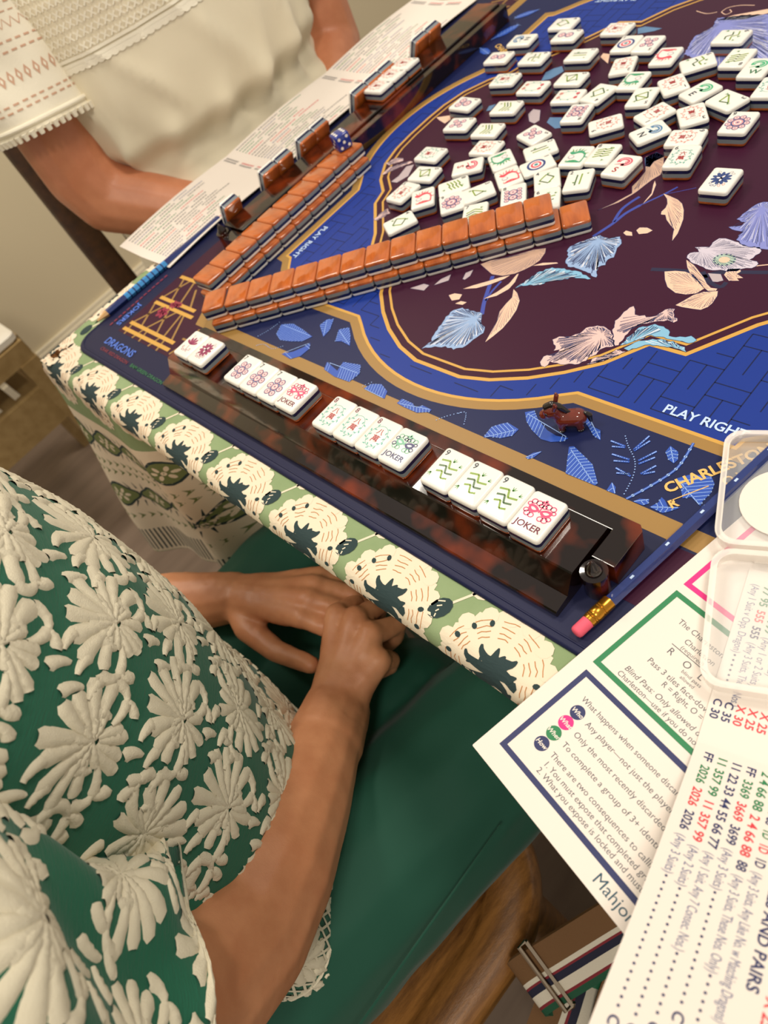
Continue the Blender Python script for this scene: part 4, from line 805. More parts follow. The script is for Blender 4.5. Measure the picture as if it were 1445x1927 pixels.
for y, t_ in ((46.9, 'Any player—not just the player who discarded it'), (39.6, 'Only the most recently discarded tile—no others'), (32.3, 'To complete a group of 3+ identical tiles'), (25.0, 'There are two consequences to calling for'), (20.0, ' 1. You must expose that completed group'), (15.6, ' 2. What you expose is locked and must be')): fitline(t_, 28, y, 4.2, 1.72)
for y, t_, m_ in ((48.6, 'Who', PRN), (41.2, 'What', PRP), (33.6, 'When', PRG), (26.0, 'How', PRN)):
    P.layer(0).ell(21.5, y, 3.7, 3.7, m_, n=24); P.layer(2).text(t_, 21.5, y-1.1, 3.2, CARD, center=True, bold=.02, shear=.2)
P.layer(0); P.text('Mahjong', 78, 3.6, 7.4, PRT)
fitline('The Charleston is so special that it has', 19.9, 115, 4.2, 1.62); fitline('Charleston', 29, 109.2, 4.0, 1.7); fitline('(required)', 30, 105.8, 3.0, 1.3)
P.stroke([(26, 105), (48, 105)], .4, PRB)
for x, t_ in ((27, 'R'), (36, 'O'), (45, 'L')): P.text(t_, x, 100, 5.2, PRB)
fitline('blind pass', 38.5, 97.2, 2.6, 1.1); fitline('allowed', 40, 94.6, 2.6, 1.1)
fitline('Pass 3 tiles face-down to the', 24.3, 90.2, 4.2, 1.7); fitline('R = Right, O = Over, L = Left', 37, 86.0, 4.2, 1.6); fitline('Blind Pass: Only allowed during', 20, 79.8, 4.2, 1.7, shear=.15); fitline('Charleston—use if you do not have', 19.4, 75.6, 4.0, 1.7)
P.layer(0).ell(62, 124, 4, 4, PRP, n=24)
P.build('print', ic)

# league card: text panel lies flat at the top, the lower panel rises towards the camera
fo = Vector((561.5, -9.2, 0)); fx = Vector((.255, -.967, 0)); fy = Vector((.967, .255, 0))
def fcard(s, v, l=0):
    if s < 0: return fo+fx*s+fy*v+Vector((0, 0, 3.2+l))
    z = 3.2+.30*s+.0012*s*s
    return fo+fx*s*.965+fy*v+Vector((0, 0, z+l))
lc = empty('score_card', (561.5, -9.2, 3.2), 0, 'folded white score card with coloured number rows in the near right corner', 'card')
IT = Matrix.Translation((-561.5, -9.2*-1, -3.2))
ss = [-92+4*k for k in range(24)]+[.2+5*k for k in range(27)]; vs = [0, 25, 50, 75, 100]
b = MB()
for l, fl in ((0, True), (-.5, False)):
    V = [IT @ fcard(s, v, l) for s in ss for v in vs]; F = []
    for i_ in range(len(ss)-1):
        for j in range(4): F.append((i_*5+j, (i_+1)*5+j, (i_+1)*5+j+1, i_*5+j+1))
    b.add(V, F)
obj('card_sheet', b.me('card_sheet', CARD, True, 40), lc)
P = Print(lambda x, y, l: IT @ fcard(x, y, l), step=.03, lift=.12, maxlen=14)
def frow(s, v, parts, size=5.0, pc=2.15):
    for body, m_, c_ in parts:
        if body.startswith('.'):
            for k in range(len(body)): P.ell(s+k*c_, v+1.4, .55, .55, m_, n=7)
            s += len(body)*c_
        else:
            wd = text2d(body, size, .02 if c_ > 1.7 else 0)[2]; P.text(body, s, v, size, m_, sx=c_*len(body.strip())/max(wd, .1), bold=.02 if c_ > 1.7 else 0); s += c_*(len(body)+1)
B_, G_, R_, T_ = PRN, PRG, PRR, mat('ink_grey_blue', '#6a6f90', .5)
rows = [(4.6, [('FF', B_, 2.3), ('2026', G_, 2.3), ('2026', R_, 2.3), ('2026', B_, 2.3), ('(Any 3 Suits)', T_, 1.35), ('.'*18, B_, 2.9), ('C 75', B_, 2.5)]),
        (10.2, [('11 357 99', G_, 2.2), ('11 357 99', R_, 2.2), ('(Any 2 Suits)', T_, 1.35), ('.'*17, B_, 2.9), ('C 50', B_, 2.5)]),
        (15.8, [('11 22 33 44 55 66 77', B_, 2.1), ('(Any 1 Suit, Any 7 Consec. Nos.)', T_, 1.25), ('.'*8, B_, 2.9), ('C 50', B_, 2.5)]),
        (21.4, [('FF', B_, 2.2), ('3369', G_, 2.2), ('3669', R_, 2.2), ('3699', B_, 2.2), ('(Any 3 Suits)', T_, 1.35), ('.'*15, B_, 2.9), ('C 50', B_, 2.5)]),
        (27.0, [('2 4 66 88', G_, 2.1), ('2 4 66 88', R_, 2.1), ('88', B_, 2.1), ('(Any 3 Suits, These Nos. Only)', T_, 1.25), ('.'*8, B_, 2.9), ('C 50', B_, 2.5)]),
        (32.6, [('NN EE WW SS', B_, 2.1), ('1D', G_, 2.1), ('1D', R_, 2.1), ('1D', B_, 2.1), ('(Any 3 Suits, Any Like No. w Matching Dragons)', T_, 1.2), ('C 50', B_, 2.5)])]
for v, parts in rows: frow(3.5, v, parts)
fitline('SINGLES AND PAIRS', 38, 39, 5.4, 3.0, PRN, P, bold=.02)
for v, parts in ((45, [('11 222 3333', B_, 2.1), ('(Any 2 Suits)', T_, 1.35), ('.'*14, B_, 2.9), ('X 25', R_, 2.4)]), (51, [('22 44 666', G_, 2.1), ('(Any 1 Suit)', T_, 1.35), ('.'*15, B_, 2.9), ('X 30', R_, 2.4)])): frow(3.5, v, parts)
for v, t_, m_ in ((1.8, 'C 30', B_), (6.6, 'C 35', B_), (11.4, 'X 30', R_), (16.2, 'X 25', R_), (21.0, 'X 25', R_), (26, 'C 25', B_)): frow(-22, v, [(t_, m_, 2.4)])
for v, parts in ((3.2, [('(Any 1 Suit v Opp. Dragon)', T_, 1.45), ('.'*7, B_, 2.6)]), (8.4, [('77 95', G_, 2.2), ('555', R_, 2.2), ('555', B_, 2.2), ('(Any 3 Suits, These Nos.)', T_, 1.3)]), (13.6, [('555', G_, 2.2), ('777 999', G_, 2.2), ('(Any 1 or 2 Suits)', T_, 1.4)]), (19, [('333', G_, 2.2), ('666 999', R_, 2.2), ('(Any 3 Suits)', T_, 1.4)]), (24.4, [('222', B_, 2.2), ('444 666', G_, 2.2), ('(Any 2 Suits)', T_, 1.4)])): frow(-84, v, parts)
P.build('print', lc)

# clear plastic clamshell case lying open on the cards
CLR = mat('clear_plastic', '#ffffff', .06, alpha=.16, coat=.6); CLE = mat('clear_plastic_rim', '#fbf4ec', .15, alpha=.55)
cc = empty('plastic_case', (551, 12, 4.6), radians(24.4), 'open clear plastic clamshell card case lying on the cards at the right border', 'case')
for k, (y0, y1) in enumerate(((0, 71), (75, 147))):
    w_ = 104; h_ = y1-y0; cy = (y0+y1)/2
    b = MB(); b.prism(rrect(w_-3, h_-3, 8, 5, w_/2, cy), 0, .8); obj('panel', b.me('panel', CLR), cc)
    b = MB(); R = []
    for i_, z in ((0, 0), (0, 6.6), (-.8, 7.0), (-.8, 8.2), (2.2, 8.2), (2.2, 7.0), (1.4, 6.6), (1.4, .8)): R.append([(x, y, z) for x, y in rrect(w_-2*i_, h_-2*i_, 9-i_*.6, 6, w_/2, cy)])
    b.rings(R, cap0=False, cap1=False); obj('rim', b.me('rim', CLE, True, 40), cc)
for x in (18, 80):
    b = MB(); b.box(x, x+14, 69, 77, .2, 1.2); obj('hinge', b.me('hinge', CLE), cc)
b = MB(); b.lathe([(21, 0), (21.2, .2), (21, .4)], 40, (30, 106, .9)); obj('round_label', b.me('round_label', CARD, True, 30), cc)

# card in front of the woman in cream
wc = empty('score_card', (-152, 383, 1), 0, 'long trifold white score card with tiny coloured print in front of the woman in cream', 'card')
def wcard(x, y, l=0):      # x across (-54..54), y along (-259..259)
    z = 1.2+4.5*max(0, -x-6)/50+3.0*abs(sin((y+259)/172.7*pi))
    return Vector((x, y, z+l))
b = MB()
for l in (0, -.5):
    V = [wcard(x, y, l) for y in [-259+6*k for k in range(88)] for x in (-54, -30, -6, 20, 54)]
    b.add(V, [(i_*5+j, i_*5+j+1, (i_+1)*5+j+1, (i_+1)*5+j) for i_ in range(87) for j in range(4)])
obj('card_sheet', b.me('card_sheet', CARD, True, 50), wc)
P = Print(wcard, step=.03, lift=.15, maxlen=12); rq = random.Random(2)
for pn in range(3):
    y0 = -252+173*pn
    for r_ in range(17):
        x = -48+6*r_
        if x > 50: break
        y = y0+4
        for sgm in range(3):
            c_ = (PRB, PRG, PRR, PRB, T_)[rq.randrange(5)]; L = rq.uniform(16, 44)
            yy = y
            while yy < y+L:
                dl = rq.uniform(1.6, 3.4); P.stroke([(x, yy), (x, min(yy+dl, y+L))], 1.5, c_); yy += dl+.9
            y += L+rq.uniform(3, 9)
    for q in range(3):
        for k in range(9): P.stroke([(-48+q*30+k*2.6, y0+160), (-48+q*30+k*2.6, y0+162.5)], 1.4, PRR if q else PRB); P.stroke([(-48+q*30+k*2.6, y0+156), (-48+q*30+k*2.6, y0+158.5)], 1.4, PRB)
P.build('print', wc)
# ================================================================== people
def interp(tab, z):
    if z <= tab[0][0]: return tab[0][1:]
    for a, c in zip(tab, tab[1:]):
        if z <= c[0]:
            t_ = (z-a[0])/(c[0]-a[0]); t_ = t_*t_*(3-2*t_)
            return tuple(p+(q-p)*t_ for p, q in zip(a[1:], c[1:]))
    return tab[-1][1:]
def nz(x, y, z, s): return noise.noise(Vector((x/s, y/s, z/s)))
class Garment:
    """closed tube of cloth around a path: fn(theta, s, lift) gives a point on it"""
    def __init__(s, fn, s0, s1, ns, nt): s.fn = fn; s.s0, s.s1, s.ns, s.nt = s0, s1, ns, nt
    def mesh(s, name, m, thick=1.4):
        b = MB(); R = []
        S = [s.s0+(s.s1-s.s0)*k/s.ns for k in range(s.ns+1)]
        for q in S: R.append([s.fn(2*pi*j/s.nt, q, 0) for j in range(s.nt)])
        for q in (S[-1], S[-1]-(.04*(s.s1-s.s0)), S[0]): R.append([s.fn(2*pi*j/s.nt, q, -thick*2) for j in range(s.nt)])
        b.rings(R, cap0=False, cap1=False)
        me = b.me(name, m, True, 70); return me
def petal_mesh(fn, items, m, H=1.7, name='embroidered_flower'):
    """raised petals: items = (x, y, angle, length, width, bend) in the flat coordinates of the cloth"""
    b = MB()
    for (x, y, a, L, W, bend) in items:
        V = []; nu, nv = 8, 4
        for i_ in range(nu+1):
            t_ = i_/nu; aa = a+bend*t_; cx = x+L*t_*cos(a+bend*t_*.5); cy = y+L*t_*sin(a+bend*t_*.5)
            wd = W*(.42+.68*t_**.8)
            if i_ == nu: wd *= .62
            for j in range(nv+1):
                v = -1+2*j/nv; hh = H*(1-v*v)**.5 if abs(v) < 1 else -.25
                hh *= (.62+.38*sin(t_*pi)); hh += .34*sin(t_*21+x+v*2)
                V.append(fn(cx-sin(aa)*wd*v/2, cy+cos(aa)*wd*v/2, hh if abs(v) < 1 else -.25))
        F = [(i_*(nv+1)+j, (i_+1)*(nv+1)+j, (i_+1)*(nv+1)+j+1, i_*(nv+1)+j+1) for i_ in range(nu) for j in range(nv)]
        b.add(V, F)
    return b.me(name, m, True, 80)
def bloom(x, y, R, rot, rg):
    """a fan-shaped chrysanthemum: long wavy petals on one side, curled scrolls on the other"""
    it = []
    for k in range(9):
        q = (k-4)/4; a = rot+q*1.75
        it.append((x+R*.16*cos(a), y+R*.16*sin(a), a-q*.25, R*rg.uniform(.72, 1.0)*(1-.12*abs(q)), R*rg.uniform(.28, .36), rg.uniform(-.2, .2)+.55*q))
    for k in range(7):
        q = (k-3)/3; a = rot+q*2.1+.12
        it.append((x, y, a, R*rg.uniform(.36, .56), R*.22, rg.uniform(-.5, .5)))
    for k in range(4):
        a = rot+pi+(k-1.5)*.42; px, py = x+R*.1*cos(a), y+R*.1*sin(a); L = R*rg.uniform(.5, .72)
        it.append((px, py, a, L, R*.27, rg.uniform(-.6, .6)))
    for s_ in (-1, 1):
        a = rot+pi+s_*.8; px, py = x+R*.42*cos(a), y+R*.42*sin(a)
        it.append((px, py, a, R*.5, R*.24, s_*.7)); qx, qy = px+R*.46*cos(a+s_*.35), py+R*.46*sin(a+s_*.35)
        it.append((qx, qy, a+s_*.8, R*.42, R*.27, s_*2.0)); it.append((qx, qy, a-s_*.7, R*.32, R*.26, -s_*1.4))
        it.append((px+R*.12*cos(a+s_*1.5), py+R*.12*sin(a+s_*1.5), a+s_*1.7, R*.34, R*.27, s_*1.4))
    return it
SKIN = mat('skin_tanned', '#c68a63', .45, col2='#b87a55', nscale=30, sss=.08, bump=.12, bscale=900)
SKIN2 = mat('skin_warm', '#c98561', .45, col2='#bb7653', nscale=25, sss=.08, bump=.08, bscale=600)
GREEN = mat('blouse_green', '#0c5f45', .8, sheen=.15, bump=.5, bscale=160, stretch=(1, 1, 7))
EMB = mat('embroidery_cream', '#ddd4bb', .85, bump=.35, bscale=1500)
TROU = mat('trouser_green', '#064a38', .75, sheen=.1, bump=.12, bscale=1400)

# ---------------------------------------------------------------- woman in the green blouse (foreground)
gp = empty('person', (225, -260, FLZ), label='seated woman in green blouse with raised cream flowers, hands clasped below the table edge', cat='person')
def gobj(name, me, parent=None, **kw):
    o = obj(name, me, parent or gp, **kw)
    if parent is None: o.location = (-.225, .260, -FLZ*K)
    return o
def hand(wr, kn, fin, th, rw=17, kr=1.0):
    """palm and five fingers as capsules; kn = knuckles index..little, fin = per finger list of following joints, th = thumb joints"""
    c = []; wr = Vector(wr)
    for k, p in enumerate(kn):
        p = Vector(p); s0 = wr.lerp(p, .08); c.append((s0, rw*.86, wr.lerp(p, .55), 13.5*kr)); c.append((wr.lerp(p, .55), 13.5*kr, p, 10.6*kr))
        q = p; r = 10.4
        for j, f in enumerate(fin[k]):
            r2 = (9.0, 8.0, 7.0)[j]*(.86 if k == 3 else 1); c.append((q, r, f, r2)); q, r = f, r2
    q = wr.lerp(Vector(th[0]), .3); r = 15
    for j, f in enumerate(th): r2 = (13.5, 10.5, 8.6)[j]; c.append((q, r, f, r2)); q, r = f, r2
    return c
E_r, W_r = (388, -240, -112), (289, -98, -188)
kn = [(236, -36, -172), (256, -29, -168), (277, -32, -170), (294, -44, -178)]
fin = [[(228, -14, -190), (220, -20, -210), (222, -38, -214)], [(250, -4, -190), (242, -10, -212), (240, -30, -216)], [(276, -8, -192), (270, -14, -214), (264, -32, -217)], [(292, -34, -198), (286, -38, -214), (280, -46, -218)]]
rarm = [((412, -272, 178), 56, (416, -292, 60), 52), ((416, -292, 60), 52, (406, -276, -70), 47), ((406, -276, -70), 47, E_r, 45), (E_r, 45, (366, -206, -130), 45), ((366, -206, -130), 45, (334, -162, -156), 39), ((334, -162, -156), 39, (306, -122, -178), 30), ((306, -122, -178), 32, W_r, 29)]
rarm += hand(W_r, kn, fin, [(258, -78, -192), (238, -56, -196), (226, -36, -200)], 28, 1.13)
W_l = (118, -80, -183)
kn = [(206, -56, -172), (203, -40, -168), (196, -26, -172), (186, -15, -180)]
fin = [[(232, -46, -186), (240, -40, -206), (226, -40, -216)], [(230, -26, -184), (238, -22, -206), (222, -24, -216)], [(222, -10, -188), (230, -8, -208), (214, -12, -216)], [(208, 0, -194), (214, 2, -210), (200, -4, -216)]]
larm = [((50, -265, 178), 56, (40, -255, 40), 48), ((40, -255, 40), 48, (30, -238, -90), 44), ((30, -238, -90), 44, (40, -190, -150), 40), ((40, -190, -150), 40, (75, -125, -172), 33), ((75, -125, -172), 33, W_l, 25)]
larm += hand(W_l, kn, fin, [(156, -94, -186), (196, -93, -190), (234, -82, -193)], 25, 1.08)
body = [((225, -275, -250), 115, (225, -262, -60), 108), ((225, -262, -60), 108, (225, -262, 120), 100), ((130, -268, 150), 62, (320, -268, 150), 62), ((225, -272, 190), 55, (225, -262, 270), 48)]
# head (above the picture)
head = [((225, -250, 330), 68, (225, -246, 400), 76), ((225, -240, 300), 48, (225, -232, 318), 46), ((225, -172, 352), 11, (225, -166, 340), 12)]
me = blob('body', rarm, 2.3, SKIN, 5)
def join(me, other):
    bm = bmesh.new(); bm.from_mesh(me); bm.from_mesh(other); bm.to_mesh(me); bm.free(); bpy.data.meshes.remove(other)
    me.polygons.foreach_set('use_smooth', [True]*len(me.polygons))
join(me, blob('b', larm, 2.3, SKIN, 5)); join(me, blob('b', body+head, 6, SKIN, 4))
# tendons and knuckles on the backs of the hands
def displace(me, fn):
    C_ = [v.co.copy() for v in me.vertices]; N_ = [v.normal.copy() for v in me.vertices]; out = []
    for c, n_ in zip(C_, N_): out += list(fn(c/K, n_)*K)
    me.vertices.foreach_set('co', out); me.update()
displace(me, lambda c, n_: c+n_*(nz(c.x, c.y, c.z, 16)*.9+nz(c.x, c.y, c.z, 6)*.35)*(1 if c.y > -95 else .22) if c.z < -100 else c)
gobj('body', me)
HAIR = mat('hair_brown', '#4a3222', .5, col2='#6b4a30', nscale=12, stretch=(8, 8, 1), bump=.4, bscale=200)
gobj('hair', blob('hair', [((225, -268, 360), 82, (225, -266, 415), 80), ((160, -262, 300), 34, (163, -262, 390), 40), ((290, -262, 300), 34, (287, -262, 390), 40), ((225, -310, 290), 50, (225, -305, 380), 60)], 5, HAIR, 4))
EYEM = mat('eye_dark', '#2a1d16', .2)
for s_ in (-1, 1):
    b = MB(); b.lathe([(7, 0), (6, 1.2), (3, 2.2), (0, 2.4)], 14); M = Matrix.Translation((225+s_*27, -179, 366)) @ Matrix.Rotation(-pi/2, 4, 'X'); b.V = [tuple(M @ Vector(v)) for v in b.V]; gobj('eye', b.me('eye', EYEM, True))
b = MB(); b.tube([(203, -180, 318), (214, -173, 315), (225, -171, 316), (236, -173, 315), (247, -180, 318)], [2, 4.4, 5, 4.4, 2], 10); gobj('mouth', b.me('mouth', mat('lips', '#9c4a45', .4), True))
# trousers
legs = []
for x0, x1 in ((325, 392), (125, 72)):
    legs += [((x0, -350, -268), 96, (.5*(x0+x1), -160, -276), 82), ((.5*(x0+x1), -160, -276), 82, (x1, 90, -282), 70), ((x1, 90, -282), 66, (x1, 110, -480), 52), ((x1, 110, -480), 54, (x1, 118, -690), 50)]
legs += [((150, -360, -262), 92, (300, -360, -262), 92), ((180, -340, -285), 74, (190, -40, -300), 62), ((270, -340, -285), 74, (280, -40, -300), 62)]
me = blob('trousers', legs, 5, TROU, 5)
def trf(c, n_):
    c = c.copy()
    if c.z < -318 and c.y < 40: c.z = -318+(c.z+318)*.12
    return c+n_*(3.2*sin(c.x/17+c.y/60+2*nz(c.x, c.y, c.z, 90))*max(0, nz(c.x+80, c.y, c.z, 120)+.25)+2.0*nz(c.x, c.y, c.z, 35))
displace(me, trf)
tr = gobj('trousers', me)
b = MB(); b.tube([(442-.02*(y+200), y, -228+.00001*(y+120)**2-.0) for y in range(-330, -70, 10)], 1.1, 6); gobj('side_seam', b.me('seam', TROU, True), tr)
SHOE = mat('shoe_tan', '#8a6a48', .5)
for x in (72, 392):
    gobj('shoe', blob('shoe', [((x, 105, -706), 34, (x, 150, -712), 34), ((x, 150, -714), 32, (x, 250, -722), 26)], 4, SHOE, 3))
# blouse
GT = [(-275, 184, 128), (-205, 178, 124), (-120, 166, 129), (-20, 160, 135), (60, 164, 134), (140, 176, 118), (185, 178, 96), (215, 150, 78), (240, 95, 62)]
def blouse(th, z, l=0):
    a, c = interp(GT, z); low = sstep(-60, -210, z)
    d_ = 2.2*nz(cos(th)*90, sin(th)*90, z, 60)+low*(5*sin(th*9+1.2*sin(z/50)))+l
    x = 225+(a+d_)*cos(th); y = -248+(c+d_)*sin(th)
    return Vector((x, y, z+(2*nz(x, y, 0, 40) if z < -180 else 0)))
G = Garment(blouse, -208, 240, 74, 132)
bl = gobj('blouse', G.mesh('blouse', GREEN))
AR = 150.0
flat = lambda x, y, l: blouse(x/AR, y, l)
rg = random.Random(11)
spots = []
for i_ in range(-1, 14):
    for j in range(-1, 7): spots.append((-.35*AR+64*i_+(32 if j % 2 else 0), -172+64*j))
for x, y in spots:
    if y > 215: continue
    it = bloom(x, y, 33, rg.choice((1.2, 1.57, 1.9, -1.3)), rg)
    gobj('embroidered_flower', petal_mesh(flat, it, EMB), bl)
    it = []
    vx, vy = x+31, y+20
    for k in range(5): it.append((vx-12+5.5*k, vy-9+5*k, .7+(.8 if k % 2 else -.8), 14, 8.5, .9 if k % 2 else -.9))
    gobj('embroidered_sprig', petal_mesh(flat, it, EMB, name='embroidered_sprig'), bl)
# hem piping
b = MB(); b.tube([blouse(2*pi*k/96, -207, .3) for k in range(97)], 1.5, 6); gobj('hem_piping', b.me('hem_piping', EMB, True), bl)
P = Print(flat, lift=1.2, step=.1, maxlen=8)
for k in range(30):
    x = -1.3*AR+k*9
    if x > .55*AR: break
    P.stroke([(x, -205), (x+10, -186), (x, -167)], 2.2, EMB); P.stroke([(x+10, -205), (x, -186), (x+10, -167)], 2.2, EMB)
P.build('lattice_border', bl); bpy.context.view_layer.update()
# right sleeve
SP = [Vector(p) for p in ((345, -266, 196), (388, -274, 194), (414, -290, 160), (420, -300, 70), (410, -292, -10), (390, -264, -66), (374, -238, -84))]
SR = [34, 62, 76, 82, 82, 74, 64]
SD = [Vector(p).normalized() for p in ((1, 0, -.15), (.8, 0, -.7), (.2, 0, -1), (0, .1, -1), (.1, .3, -.9), (.4, .66, -.6), (.52, .78, -.34))]
SLn = [0]
for a, c in zip(SP, SP[1:]): SLn.append(SLn[-1]+(c-a).length)
def sleeve_factory(P_, R_, N_, fold, amp, D_=None):
    def fn(th, s, l=0):
        k = 0
        while k < len(N_)-2 and s > N_[k+1]: k += 1
        t_ = (s-N_[k])/(N_[k+1]-N_[k]); p = P_[k].lerp(P_[k+1], t_); r = R_[k]+(R_[k+1]-R_[k])*t_
        d_ = (P_[min(k+1, len(P_)-1)]-P_[k]).normalized() if t_ < .5 or k+2 >= len(P_) else (P_[k+2]-P_[k]).normalized()
        d_ = (P_[-1]-P_[0]).normalized().lerp(d_, .3).normalized()
        e1 = d_.cross(Vector((0, 1, 0))).normalized(); e2 = d_.cross(e1).normalized()
        if D_:
            d_ = D_[k].lerp(D_[k+1], t_).normalized(); ref = Vector((.8 if d_.x >= 0 else -.8, -.6, 0)); e1 = (ref-d_*d_.dot(ref)).normalized(); e2 = d_.cross(e1)
        q = s/N_[-1]
        rr_ = r+l+amp*(.3+.7*q)*sin(fold*th+2.2*sin(s/45))+amp*.9*nz(cos(th)*80, sin(th)*80, s, 45)+amp*.6*sin(s/19+2*sin(th*2))*max(0, sin(th*1.5+.6))
        return p+e1*rr_*cos(th)+e2*rr_*sin(th)
    return fn
slv = sleeve_factory(SP, SR, SLn, 7, 6.5, SD)
G = Garment(slv, 0, SLn[-1], 60, 120)
so = gobj('sleeve', G.mesh('sleeve', GREEN))
flat = lambda x, y, l: slv(x/80.0, SLn[-1]-y, l)
for j in range(4):
    for i_ in range(7):
        x = 72*i_+(36 if j % 2 else 0); y = 84+74*j
        if y > 300: continue
        gobj('embroidered_flower', petal_mesh(flat, bloom(x, y, 33, rg.choice((1.2, 1.57, 1.9, -1.4)), rg), EMB), so)
        it = []
        for k in range(5): it.append((x+36-10+4.5*k, y+26-8+5*k, .7+(.8 if k % 2 else -.8), 14, 8.5, .9 if k % 2 else -.9))
        gobj('embroidered_sprig', petal_mesh(flat, it, EMB, name='embroidered_sprig'), so)
P = Print(flat, lift=.9, step=.1, maxlen=8)
for k in range(48):
    x = k*10.5; P.stroke([(x, 2), (x+10.5, 21), (x, 40)], 1.9, EMB); P.stroke([(x+10.5, 2), (x, 21), (x+10.5, 40)], 1.9, EMB)
P.build('lattice_border', so)
b = MB(); b.tube([slv(2*pi*k/96, SLn[-1]-.5, .2) for k in range(97)], 1.5, 6); gobj('cuff_piping', b.me('cuff_piping', EMB, True), so)
# left sleeve
SPl = [Vector((450-p.x, p.y, p.z)) for p in SP]
slvl = sleeve_factory(SPl, [r*.9 for r in SR], SLn, 7, 5, [Vector((-d_.x, d_.y, d_.z)) for d_ in SD])
so2 = gobj('sleeve', Garment(slvl, 0, SLn[-1], 40, 80).mesh('sleeve', GREEN))
flat = lambda x, y, l: slvl(x/80.0, SLn[-1]-y, l)
for j in range(4):
    for i_ in range(7):
        x = 72*i_+(36 if j % 2 else 0); y = 40+74*j
        if y < 290: gobj('embroidered_flower', petal_mesh(flat, bloom(x, y, 33, 1.57, rg), EMB), so2)

# ---------------------------------------------------------------- woman in cream
wp = empty('person', (-350, 385, FLZ), label='seated woman in cream blouse with lace sleeves behind the far tile rack', cat='person')
def wobj(name, me, parent=None, **kw):
    o = obj(name, me, parent or wp, **kw)
    if parent is None: o.location = (.350, -.385, -FLZ*K)
    return o
wr_, wl_ = (-232, 285, -62), (-240, 490, -66)
wk = [(-190, 330, -58), (-184, 342, -56), (-186, 354, -60), (-194, 364, -66)]
wf = [[(-182, 352, -72), (-188, 366, -86), (-200, 366, -90)], [(-174, 364, -72), (-182, 376, -86), (-196, 376, -90)], [(-178, 374, -76), (-186, 384, -88), (-198, 382, -92)], [(-188, 380, -80), (-196, 386, -90), (-204, 382, -92)]]
arms = [((-380, 205, 320), 58, (-365, 190, 180), 50), ((-365, 190, 180), 50, (-350, 178, 45), 44), ((-350, 178, 45), 44, (-340, 186, 8), 43), ((-340, 186, 8), 43, (-285, 236, -36), 38), ((-285, 236, -36), 38, wr_, 26)]
arms += hand(wr_, wk, wf, [(-222, 316, -72), (-210, 340, -84), (-204, 356, -92)], 23)
lk = [(-196, 446, -60), (-190, 434, -58), (-192, 420, -62), (-200, 410, -68)]
lf = [[(-184, 428, -74), (-190, 412, -88), (-202, 408, -92)], [(-180, 414, -74), (-188, 400, -88), (-200, 398, -92)], [(-184, 402, -78), (-192, 392, -90), (-204, 392, -94)], [(-194, 396, -82), (-200, 390, -92), (-208, 394, -94)]]
arms += [((-380, 565, 320), 58, (-365, 580, 180), 50), ((-365, 580, 180), 50, (-345, 594, 40), 45), ((-345, 594, 40), 45, (-335, 588, -20), 44), ((-335, 588, -20), 44, (-285, 540, -46), 37), ((-285, 540, -46), 37, wl_, 26)]
arms += hand(wl_, lk, lf, [(-228, 462, -76), (-216, 440, -88), (-210, 424, -94)], 23)
arms += [((-365, 385, -240), 112, (-365, 385, 60), 100), ((-365, 385, 60), 100, (-372, 385, 250), 92), ((-380, 290, 300), 62, (-380, 480, 300), 62), ((-380, 385, 330), 56, (-372, 385, 420), 50), ((-362, 385, 470), 70, (-358, 385, 540), 78), ((-345, 385, 442), 48, (-338, 385, 456), 46), ((-282, 385, 496), 11, (-276, 385, 484), 12)]
wobj('body', blob('body', arms, 3.4, SKIN2, 5))
wobj('hair', blob('hair', [((-380, 385, 500), 82, (-380, 385, 556), 80), ((-376, 318, 440), 34, (-374, 322, 530), 40), ((-376, 452, 440), 34, (-374, 448, 530), 40), ((-422, 385, 430), 50, (-418, 385, 520), 60)], 5, mat('hair_blonde', '#9c7a4a', .5, col2='#7a5c36', nscale=12, bump=.4, bscale=200), 4))
for s_ in (-1, 1):
    b = MB(); b.lathe([(7, 0), (6, 1.2), (3, 2.2), (0, 2.4)], 14); M = Matrix.Translation((-288, 385+s_*27, 508)) @ Matrix.Rotation(pi/2, 4, 'Y'); b.V = [tuple(M @ Vector(v)) for v in b.V]; wobj('eye', b.me('eye', EYEM, True))
b = MB(); b.tube([(-290, 363, 460), (-283, 374, 457), (-281, 385, 458), (-283, 396, 457), (-290, 407, 460)], [2, 4.4, 5, 4.4, 2], 10); wobj('mouth', b.me('mouth', mat('lips', '#9c4a45', .4), True))
CLOTHC = mat('cream_jersey', '#e6dcc2', .85, sheen=.1, bump=.2, bscale=1400); LHOLE = mat('lace_over_skin', '#cfa58a', .7); LACE = mat('cream_lace', '#efe8d4', .85, bump=.3, bscale=900)
wt = [((-330, 320, -250), 92, (-120, 310, -262), 76), ((-330, 450, -250), 92, (-120, 460, -262), 76), ((-120, 310, -262), 72, (-100, 310, -470), 55), ((-100, 310, -470), 55, (-95, 310, -690), 50), ((-120, 460, -262), 72, (-100, 460, -470), 55), ((-100, 460, -470), 55, (-95, 460, -690), 50), ((-340, 330, -240), 90, (-340, 440, -240), 90)]
wobj('trousers', blob('trousers', wt, 8, mat('beige_trousers', '#b7a88c', .8), 4))
for y in (310, 460): wobj('shoe', blob('shoe', [((-95, y, -706), 34, (-60, y, -712), 34), ((-60, y, -714), 32, (30, y, -722), 26)], 5, SHOE, 3))
WT = [(-215, 150, 192, 0), (-120, 152, 196, 0), (-40, 152, 196, 0), (0, 132, 178, 0), (18, 128, 174, 0), (50, 146, 190, 0), (110, 150, 196, 0), (200, 146, 194, 0), (270, 122, 190, 0), (315, 95, 185, 0), (345, 75, 140, 0), (365, 62, 95, 0)]
